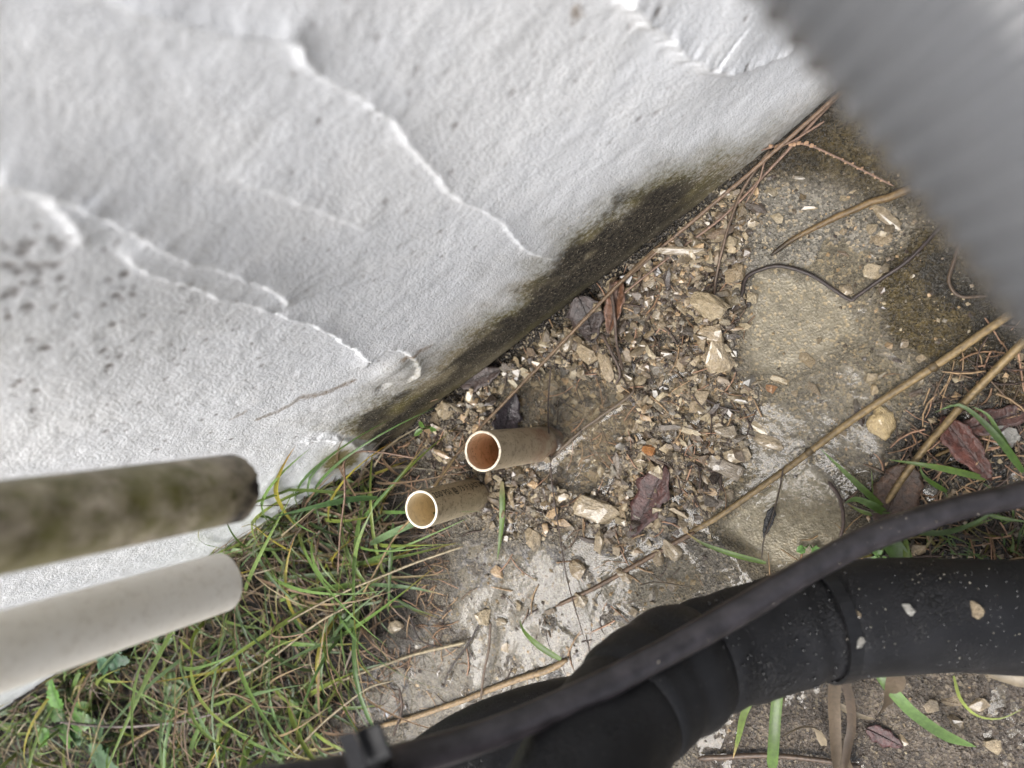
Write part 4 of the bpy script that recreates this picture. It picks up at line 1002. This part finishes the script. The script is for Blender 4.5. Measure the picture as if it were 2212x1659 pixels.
stem('twig', [(1300, 722), (1318, 755), (1340, 805), (1330, 830)], 9, (0.15, 0.095, 0.065), 'short brown twig at the top right of the puddle', 0.007, 'twig', seed=18)
stem('twig', [(1318, 610), (1328, 690), (1332, 740), (1345, 800)], 10, (0.17, 0.11, 0.075), 'knobby twig pointing into the puddle beside the narrow leaf', 0.008, 'twig', seed=19)
stem('twig', [(1060, 1345), (1056, 1400), (1046, 1450), (1038, 1512)], 9, (0.17, 0.105, 0.06), 'upright brown twig crossing the bottom straw', 0.008, 'twig', seed=20)
stem('twig', [(1035, 1350), (1005, 1400), (975, 1440), (960, 1475)], 7, DRK, 'dark twig slanting through the film left of the upright twig', 0.005, 'twig', seed=21)
stem('twig', [(885, 1330), (905, 1380), (940, 1395), (1000, 1400)], 6, DRK, 'bent dark twig in the film beside the grass', 0.006, 'twig', seed=22)
stem('twig', [(862, 1486), (868, 1530), (850, 1590)], 9, (0.10, 0.05, 0.025), 'short red brown twig above the cable tie', 0.008, 'twig', seed=23)
stem('root', [(2080, 500), (2062, 560), (2050, 610), (2075, 640), (2130, 640)], 9, (0.13, 0.08, 0.045), 'crooked root on the brown algae at the right', 0.004, 'root', seed=24)
stem('twig', [(1520, 860), (1560, 880), (1600, 888)], 7, (0.10, 0.065, 0.045), 'short dark twig on the wet sand left of the straw', 0.003, 'twig', seed=25)
stem('twig', [(2150, 935), (2080, 960), (2020, 985)], 9, (0.24, 0.14, 0.04), 'short ochre twig behind the folded red leaf', 0.004, 'twig', seed=26)
stem('twig', [(1380, 1265), (1420, 1258), (1500, 1270)], 4, (0.13, 0.09, 0.05), 'fine dry tip poking out above the foam pipe', 0.02, 'twig', seed=27)
stem('twig', [(720, 1000), (760, 985), (830, 935), (900, 880), (945, 862)], 6, (0.36, 0.22, 0.12), 'thin orange stem arching from the wall lip to the rubble', 0.02, 'stem', seed=28)
stem('straw', [(1510, 1640), (1650, 1632), (1760, 1640), (1860, 1655)], 16, (0.14, 0.085, 0.05), 'wet dark straw at the bottom right edge', 0.004, seed=29)
stem('straw', [(1790, 1040), (1815, 1080), (1822, 1130), (1815, 1160)], 10, (0.15, 0.095, 0.07), 'curved brown stalk rimming the murky pool', 0.003, seed=30)
bag = Bag()
litter = np.clip(Z_grass * 0.25 + blur(Z_grass, 14) * (1 - Z_grass) * 2.0 + Z_rub * 0.16 + Z_mud * 0.25 + wallside * 0.3 + Z_film * 0.05, 0, 1)
for i in range(1500):
    for _ in range(60):
        u, v = random.uniform(560, 2212), random.uniform(600, 1660); p = g(u, v)
        if p[1] > 0.008 and random.random() < zat(litter, p[0], p[1]): break
    L = random.uniform(0.006, 0.026); an = random.uniform(0, 6.3); bend = random.uniform(-.5, .5)
    q = np.array([[p[0] + math.cos(an + bend * t) * L * (t - .5), p[1] + math.sin(an + bend * t) * L * (t - .5), 0] for t in (0, .33, .66, 1)])
    q[:, 2] = np.maximum(gz(q[:, 0], q[:, 1]), -0.002).mean() * 0.5 + gz(q[:, 0], q[:, 1]) * 0.5 + random.uniform(0.0005, 0.003)
    V, Fc = tube(q, np.array([1, 1, .9, .5]) * random.uniform(0.00025, 0.0007), 4, False)
    bag.add(V, Fc, random.choice([DRK, DRK, BRN, PNK, (0.12, 0.08, 0.05), (0.3, 0.2, 0.11)]))
tag(bag.build('plant_litter', mStraw, None, True), 'fine dead fibres and rootlets littering the mud', None, None, 'stuff')

# ================================================================== GRASS AND WEEDS
GREENS = [(0.13, 0.215, 0.05), (0.09, 0.165, 0.042), (0.165, 0.24, 0.062), (0.20, 0.255, 0.05), (0.13, 0.20, 0.085)]
DRYS = [(0.28, 0.20, 0.11), (0.21, 0.14, 0.085), (0.36, 0.29, 0.17), (0.15, 0.10, 0.06), (0.27, 0.18, 0.115)]
def blade_geo(P, w, fold=0.35, twist=0.0, taper=0.6):
    """leaf blade along path P: three points across, creased, tapering to a tip"""
    n = len(P); T, N, B = frames(P)
    t = np.linspace(0, 1, n)
    ww = w * np.minimum(1, 0.55 + t * 3) * np.clip((1 - t) / taper, 0, 1) ** 0.75 * 0.5
    tw = twist * t
    S = np.cos(tw)[:, None] * B + np.sin(tw)[:, None] * N; U = -np.sin(tw)[:, None] * B + np.cos(tw)[:, None] * N
    V = np.stack([P - S * ww[:, None] + U * (fold * ww)[:, None], P, P + S * ww[:, None] + U * (fold * ww)[:, None]], 1).reshape(-1, 3)
    Fc = []
    for i in range(n - 1):
        a_ = i * 3; Fc += [(a_, a_ + 3, a_ + 4, a_ + 1), (a_ + 1, a_ + 4, a_ + 5, a_ + 2)]
    return V, Fc, np.repeat(t, 3)
def blade_col(col, tv, tip=None, root=None, seed=0):
    c_ = np.array(col)[None] * (1 + 0.18 * np.sin(tv * 9 + seed))[:, None]
    if tip is not None: k = sstep(0.7, 0.98, tv)[:, None]; c_ = c_ * (1 - k) + np.array(tip) * k
    if root is not None: k = sstep(0.25, 0.0, tv)[:, None]; c_ = c_ * (1 - k) + np.array(root) * k
    mid_ = np.ones(len(tv)); mid_[1::3] = 0.82
    return np.clip(c_ * mid_[:, None], 0.003, 1)
def random_path(x, y, r, Lr, n=9, az=None, el=None, droop=None):
    L = r.uniform(*Lr); az = r.uniform(0, 6.283) if az is None else az
    el = r.uniform(0.45, 1.3) if el is None else el
    droop = r.uniform(0.6, 1.7) if droop is None else droop
    turn = r.uniform(-0.5, 0.5); p = np.array([x, y, float(gz(x, y)) - 0.002]); P = [p]
    for k in range(n - 1):
        t = k / (n - 1); e = el - droop * t; a_ = az + turn * t
        p = p + L / (n - 1) * np.array([math.cos(e) * math.cos(a_), math.cos(e) * math.sin(a_), math.sin(e)])
        p[1] = max(p[1], 0.004); zmin_ = float(gz(p[0], p[1])) + 0.0015
        p[2] = max(p[2], zmin_); P.append(p.copy())
    return np.array(P)
gpoly_D = [(-200, 1560), (0, 1500), (280, 1385), (480, 1195), (640, 1085), (760, 1010), (850, 975), (870, 1030), (850, 1110), (880, 1180), (860, 1290), (790, 1390), (740, 1520), (660, 1700), (-200, 2000)]
GP = gpoly(gpoly_D)
rg = random.Random(21)
def grass_root(edge=0.0):
    while True:
        u, v = rg.uniform(-60, 900), rg.uniform(960, 1750)
        p = g(u, v, 0.01)
        if p[1] < 0.006 or p[0] > 0.95: continue
        if inpoly(np.array([p[0]]), np.array([p[1]]), GP)[0]: return u, v, p
TUFTS = [(540, 1260, 'green and straw grass tuft growing out beside the end of the white pipe'), (760, 1080, 'grass tuft at the wall lip behind the cream pipe'),
         (800, 1230, 'thin mixed grass tuft left of the milky film'), (330, 1440, 'long grass tuft under the white hanging pipe'),
         (620, 1420, 'thick green grass tuft in the middle of the bottom left'), (180, 1560, 'grass tuft with yellow blades at the far bottom left'), (480, 1560, 'straw coloured grass tuft at the bottom edge')]
tobs = []
for u, v, lab in TUFTS:
    p = g(u, v, 0.01); t = empty('grass_tuft', (p[0], max(p[1], 0.01), float(gz(p[0], max(p[1], 0.01))))); tag(t, lab, 'grass', 'grass tufts by the wall'); tobs.append((u, v, t))
def style(r):
    q = r.random()
    if q < 0.64: return r.choice(GREENS), (None if r.random() < .6 else (0.34, 0.24, 0.06)), (0.16, 0.15, 0.07)
    if q < 0.70: return (0.30, 0.26, 0.04), (0.4, 0.22, 0.05), (0.12, 0.16, 0.04)
    return r.choice(DRYS), None, None
for i in range(290):
    u, v, p = grass_root()
    tu = min(tobs, key=lambda q: (q[0] - u) ** 2 + (q[1] - v) ** 2)[2]
    az = rg.choice([rg.gauss(math.pi, 0.9), rg.gauss(1.9, 0.9), rg.uniform(0, 6.283)])
    P_ = random_path(p[0], p[1], rg, (0.075, 0.18), 11, az)
    if p[0] < 0.34: P_ = random_path(p[0], p[1], rg, (0.035, 0.07), 10, rg.uniform(0, 6.283), rg.uniform(0.2, 0.7))
    col, tip, root = style(rg)
    dry = col in DRYS
    o0 = np.array(tu.location)
    V, Fc, tv = blade_geo(P_ - o0, rg.uniform(0.0014, 0.0026) if dry else rg.uniform(0.0022, 0.0044), rg.uniform(0.2, 0.6), rg.uniform(-1.5, 1.5))
    obj('blade', V, Fc, mBlade, tu, True, blade_col(col, tv, tip, root, i))
bag = Bag()
for i in range(1900):
    u, v, p = grass_root()
    if i < 500:
        p = np.array([rg.uniform(0.345, 0.95), rg.uniform(0.004, 0.028), 0.0])
    near_ = p[0] < 0.33
    P_ = random_path(p[0], p[1], rg, (0.02, 0.05) if near_ else (0.03, 0.085), 6, None, rg.uniform(0.05, 0.7), rg.uniform(0.4, 1.6))
    col, tip, root = style(rg)
    if rg.random() < 0.45: col = rg.choice(DRYS); tip = root = None
    dk_ = rg.uniform(0.3, 0.95)
    V, Fc, tv = blade_geo(P_, rg.uniform(0.0008, 0.0022) if col in DRYS else rg.uniform(0.0014, 0.003), 0.3, rg.uniform(-1, 1))
    bag.add(V, Fc, blade_col(tuple(c_ * dk_ for c_ in col), tv, tip, root, i))
tag(bag.build('grass_thatch', mBlade, None, True), 'matted dry and green grass thatch between the tufts', None, None, 'stuff')

# single blades that can be followed by eye
def strip(nm, D, wpx, col, lab, heights=0.01, cat='grass blade', tip=None, root=None, twist=0.0, seed=0, fold=0.35, taper=0.6, mat=None, parent=None, Z=None):
    n = len(D); hs = heights if isinstance(heights, (list, tuple)) else [heights] * n
    pts = []
    for (u, v), h in zip(D, hs):
        p = g(u, v, h); zz = max(float(gz(p[0], p[1])), 0.0) + h; p = g(u, v, zz); pts.append(p)
    P_ = resample(pts, 16); w = mm(wpx)
    o0 = np.array(parent.location) if parent else P_[0]
    V, Fc, tv = blade_geo(P_ - o0, w, fold, twist, taper)
    o = obj(nm, V, Fc, mat or mBlade, parent, True, blade_col(col, tv, tip, root, seed))
    if not parent: o.location = tuple(o0); tag(o, lab, cat)
    return o
G0, G1, G2, G3 = (0.08, 0.14, 0.026), (0.10, 0.165, 0.032), (0.065, 0.115, 0.028), (0.125, 0.18, 0.036)
strip('single_grass_blade', [(1918, 1107), (1870, 1062), (1820, 1015), (1772, 969)], 11, G1, 'straight green blade pointing at the long straw from the cable', [.004, .012, .016, .018], seed=1)
strip('single_grass_blade', [(1914, 1109), (1885, 1091), (1850, 1078), (1824, 1087)], 14, G0, 'short broad curled blade beside the straight one', [.004, .014, .014, .006], seed=2)
strip('single_grass_blade', [(1899, 1115), (1859, 1104), (1829, 1087)], 7, G3, 'thin yellowish blade under the short broad curled one', [.003, .006, .006], tip=(0.4, 0.25, 0.08), seed=3)
strip('single_grass_blade', [(2130, 1034), (2056, 1016), (1990, 1003), (1918, 993)], 11, G1, 'level green blade crossing the speckled straw', [.004, .014, .017, .014], seed=4)
strip('single_grass_blade', [(2045, 1062), (2001, 1034), (1988, 1012), (1995, 1000)], 8, G0, 'small hooked blade under the level green one', [.003, .010, .012, .012], seed=5)
strip('single_grass_blade', [(2210, 1020), (2165, 958), (2122, 910), (2078, 876), (2050, 878), (2018, 892)], 11, G2, 'long arching green blade at the right edge', [.004, .016, .022, .024, .022, .016], seed=6)
strip('single_grass_blade', [(2195, 1000), (2157, 935), (2133, 896), (2095, 876)], 9, G0, 'second arching blade inside the long one', [.004, .016, .02, .02], seed=7)
strip('single_grass_blade', [(1960, 1148), (2034, 1151), (2100, 1132), (2144, 1105), (2172, 1075)], 9, G2, 'green blade bowing below the cable', [.004, .010, .014, .016, .016], seed=8)
strip('single_grass_blade', [(1952, 1214), (1936, 1188), (1920, 1165), (1912, 1150)], 30, G2, 'broad dark green blade between cable and foam pipe', [.010, .014, .016, .014], seed=9, taper=0.3)
strip('single_grass_blade', [(1958, 1212), (1957, 1180), (1953, 1145)], 10, G3, 'bright slim blade beside the broad dark one', [.012, .016, .016], seed=10)
strip('single_grass_blade', [(2130, 1110), (2170, 1120), (2225, 1128)], 7, G0, 'fine blade leaving the frame below the cable', [.008, .01, .012], seed=11)
strip('single_grass_blade', [(1890, 1448), (1935, 1500), (1974, 1540), (2041, 1586), (2110, 1614)], 19, (0.12, 0.20, 0.06), 'long pale green blade below the foam pipe', [.03, .03, .026, .016, .004], seed=12, taper=0.25)
strip('single_grass_blade', [(1683, 1470), (1676, 1540), (1672, 1600), (1666, 1680)], 19, G0, 'upright wide green blade at the bottom edge', [.03, .03, .028, .02], seed=13, taper=0.2)
strip('single_grass_blade', [(1632, 1496), (1608, 1540), (1596, 1590), (1583, 1640)], 12, G3, 'thin bent green blade left of the upright wide one', [.03, .026, .018, .008], seed=14, tip=(0.4, 0.28, 0.12))
strip('single_grass_blade', [(1212, 1424), (1167, 1396), (1137, 1369), (1126, 1350), (1122, 1336)], 14, G1, 'fresh green blade with droplets poking out from the foam pipe', [.02, .024, .022, .018, .014], seed=15)
strip('single_grass_blade', [(1085, 1040), (1086, 1080), (1085, 1125), (1080, 1170), (1074, 1212)], 14, G1, 'flat green blade lying right of the cream pipe', [.004, .005, .005, .005, .004], seed=16, root=(0.3, 0.26, 0.14))
strip('single_grass_blade', [(1655, 1216), (1580, 1196), (1515, 1172), (1474, 1144)], 10, G1, 'thin green blade lying in the rubble above the foam pipe', [.004, .009, .009, .008], seed=17, tip=(0.35, 0.2, 0.06))
strip('single_grass_blade', [(800, 1175), (850, 1150), (920, 1120), (985, 1085), (1000, 1080)], 15, (0.13, 0.20, 0.09), 'pale green blade resting under the rim of the cream pipe', [.02, .045, .05, .045, .04], seed=18, tip=(0.5, 0.36, 0.1))
strip('single_grass_blade', [(850, 1130), (846, 1190), (842, 1260), (838, 1330)], 11, G2, 'straight green blade hanging down below the cream pipe', [.02, .03, .028, .02], seed=19)
strip('single_grass_blade', [(800, 1262), (880, 1268), (940, 1280), (965, 1288)], 9, (0.10, 0.17, 0.07), 'slim blade reaching right into the dark litter', [.015, .02, .018, .015], seed=20, tip=(0.45, 0.28, 0.15))
strip('single_grass_blade', [(815, 1075), (760, 1078), (690, 1092), (610, 1112), (590, 1116)], 13, (0.055, 0.115, 0.03), 'dark green blade lying against the white wall lip', [.03, .035, .04, .05, .052], seed=21)
DRY1, DRY2, DRY3 = (0.12, 0.09, 0.06), (0.25, 0.205, 0.14), (0.08, 0.058, 0.04)
strip('dry_grass', [(1808, 1446), (1801, 1500), (1802, 1560), (1806, 1680)], 20, DRY1, 'dry brown grass leaf hanging straight down below the cable tie', [.05, .04, .03, .02], 'dry grass', seed=22, taper=0.2, twist=0.8)
strip('dry_grass', [(1816, 1446), (1836, 1506), (1841, 1570), (1835, 1600), (1822, 1680)], 15, DRY3, 'second dry brown grass leaf curving beside the straight one', [.05, .04, .03, .028, .02], 'dry grass', seed=23, taper=0.2, twist=-1.0)
strip('dry_grass', [(1940, 1446), (1922, 1500), (1905, 1530), (1892, 1553)], 30, DRY1, 'wide curled dry leaf below the foam pipe', [.04, .03, .026, .02], 'dry grass', seed=24, taper=0.5, twist=1.4)
strip('dry_grass', [(1806, 1518), (1841, 1540), (1870, 1550), (1893, 1554)], 11, DRY2, 'pale dry strip bridging the two dry brown leaves', [.026, .024, .022, .02], 'dry grass', seed=25, twist=0.6)
strip('dry_grass', [(1780, 1610), (1768, 1575), (1740, 1568), (1715, 1575), (1687, 1592)], 17, DRY2, 'pale twisted dry leaf left of the hanging ones', [.01, .018, .018, .016, .01], 'dry grass', seed=26, twist=1.6)
strip('dry_grass', [(1830, 1680), (1822, 1630), (1832, 1600), (1838, 1585)], 36, DRY1, 'wide dry leaf at the bottom edge under the hanging ones', [.01, .018, .02, .02], 'dry grass', seed=27, twist=0.8)
strip('dry_grass', [(2128, 1446), (2160, 1456), (2240, 1480)], 20, DRY2, 'pale dry leaf tip at the lower right edge', [.03, .03, .03], 'dry grass', seed=28, taper=0.3)
strip('dry_grass', [(2060, 1460), (2075, 1510), (2110, 1545), (2160, 1552), (2212, 1530)], 5, (0.22, 0.27, 0.05), 'hair thin yellow green stem looping at the lower right', [.02, .014, .012, .012, .014], 'grass stem', seed=29)
for i, (D, w_, c_, lab) in enumerate([
    ([(985, 985), (905, 1100), (850, 1165), (780, 1290)], 9, TAN, 'long tan stem slanting from the tan pipe through the grass'),
    ([(1000, 1180), (860, 1230), (700, 1300), (540, 1390)], 8, PALE, 'pale straw crossing the grass right of the white pipe'),
    ([(740, 970), (745, 1060), (735, 1150), (730, 1240)], 8, PNK, 'pinkish stem hanging over the wall lip into the grass'),
    ([(900, 990), (800, 975), (755, 985), (735, 1020)], 7, PNK, 'thin bent stem arching over the wall lip'),
    ([(420, 1520), (560, 1440), (680, 1350), (770, 1300)], 9, PALE, 'long pale straw lying over the lower grass'),
    ([(250, 1620), (360, 1560), (480, 1500), (560, 1520)], 11, TAN, 'bent tan straw in the bottom left grass'),
    ([(620, 1640), (700, 1560), (790, 1490), (850, 1470)], 8, PALE, 'straw leading from the grass to the bottom film'),
    ([(130, 1560), (260, 1570), (380, 1560), (470, 1540)], 12, (0.26, 0.2, 0.16), 'grey purple stem lying at the bottom left')]):
    stem('straw', D, w_, c_, lab, 0.0, 'straw', 6, heights=[.03, .035, .035, .03] if i != 0 else [.03, .05, .045, .03], seed=40 + i)

# weeds
def weed(u, v, n, size, col, lab, serr=0.25, seed=0, h=0.02, ratio=0.6):
    p = g(u, v, h); p[1] = max(p[1], 0.012)
    p = g(u, v, float(gz(p[0], p[1])) + h); p[1] = max(p[1], 0.012)
    r = random.Random(seed); t = empty('weed', (p[0], p[1], float(gz(p[0], p[1]))))
    for k in range(n):
        L = size * r.uniform(0.75, 1.15); az = k * 2.4 + r.uniform(-.4, .4); hh = h * r.uniform(0.6, 1.2); d = L * 0.55 + r.uniform(0, 0.4) * size
        V, Fc = leaf_verts(L, L * ratio, 14, -0.25, 0.18, serr, seed=seed + k)
        R_ = Matrix.Rotation(az, 4, 'Z') @ Matrix.Rotation(r.uniform(-.3, .3), 4, 'Y')
        off = Vector((math.cos(az) * d, math.sin(az) * d, hh))
        V = np.array([R_ @ Vector(q) + off for q in V])
        c_ = np.array(col)[None] * (0.75 + 0.5 * np.repeat(np.abs(np.linspace(-1, 1, 7))[None], len(V) // 7, 0).reshape(-1, 1)) * r.uniform(0.8, 1.2)
        obj('leaf', V, Fc, mBlade, t, True, c_)
        sp_ = resample([(0, 0, -0.003), (math.cos(az) * d * 0.3, math.sin(az) * d * 0.3, hh * 0.7), tuple(off - Vector((math.cos(az), math.sin(az), 0)) * L * 0.5)], 8)
        Vs, Fs = tube(sp_, 0.0006, 5); obj('stalk', Vs, Fs, mBlade, t, True, np.tile(np.array(col) * 1.1, (len(Vs), 1)))
    return tag(t, lab, 'weed')
weed(40, 1600, 6, 0.030, (0.075, 0.17, 0.028), 'bright green serrated weed in the bottom left corner', 0.25, 1, 0.05)
weed(170, 1630, 6, 0.032, (0.075, 0.14, 0.065), 'blue green serrated weed right of the bright corner weed', 0.28, 2, 0.045)
weed(300, 1400, 4, 0.014, (0.10, 0.17, 0.06), 'small crinkled weed under the white pipe', 0.3, 3, 0.02, 0.85)
weed(370, 1490, 5, 0.014, (0.11, 0.17, 0.07), 'small crinkled weed in the grass below the white pipe', 0.3, 4, 0.02, 0.85)
weed(220, 1420, 4, 0.022, (0.05, 0.12, 0.06), 'dark green weed against the wall at the left', 0.3, 5, 0.015, 0.7)
weed(640, 1540, 4, 0.011, (0.12, 0.20, 0.05), 'round leaved seedling in the bottom grass', 0.0, 6, 0.014, 0.9)
weed(690, 1530, 3, 0.010, (0.10, 0.18, 0.05), 'round leaved seedling near the dark wet hollow', 0.0, 7, 0.012, 0.9)
weed(740, 1340, 4, 0.010, (0.11, 0.18, 0.06), 'pale seedling at the right edge of the grass', 0.1, 8, 0.012, 0.9)
weed(1747, 1182, 2, 0.0065, (0.13, 0.26, 0.07), 'tiny round green seedling beside the cable', 0.0, 9, 0.008, 0.95)
weed(1900, 1205, 3, 0.005, (0.13, 0.25, 0.06), 'tiny seedling between cable and foam pipe', 0.0, 10, 0.008, 0.95)
weed(910, 905, 3, 0.010, (0.08, 0.15, 0.03), 'small green sprig at the wall foot above the tan pipe', 0.0, 11, 0.012, 0.5)
bag = Bag(); r5 = random.Random(77)
for i in range(90):
    u, v = r5.uniform(1880, 2212), r5.uniform(1100, 1225); p = g(u, v, 0.004)
    P_ = random_path(p[0], p[1], r5, (0.008, 0.03), 6, None, r5.uniform(0.1, 0.9), 1.2)
    V, Fc, tv = blade_geo(P_, r5.uniform(0.0006, 0.0016), 0.3, 0.5); bag.add(V, Fc, blade_col(r5.choice([G0, G2, G3, DRY3, (0.14, 0.12, 0.03)]), tv))
tag(bag.build('moss_and_sprouts', mBlade, None, True), 'fine green sprouts and moss in the mud below the cable', None, None, 'stuff')
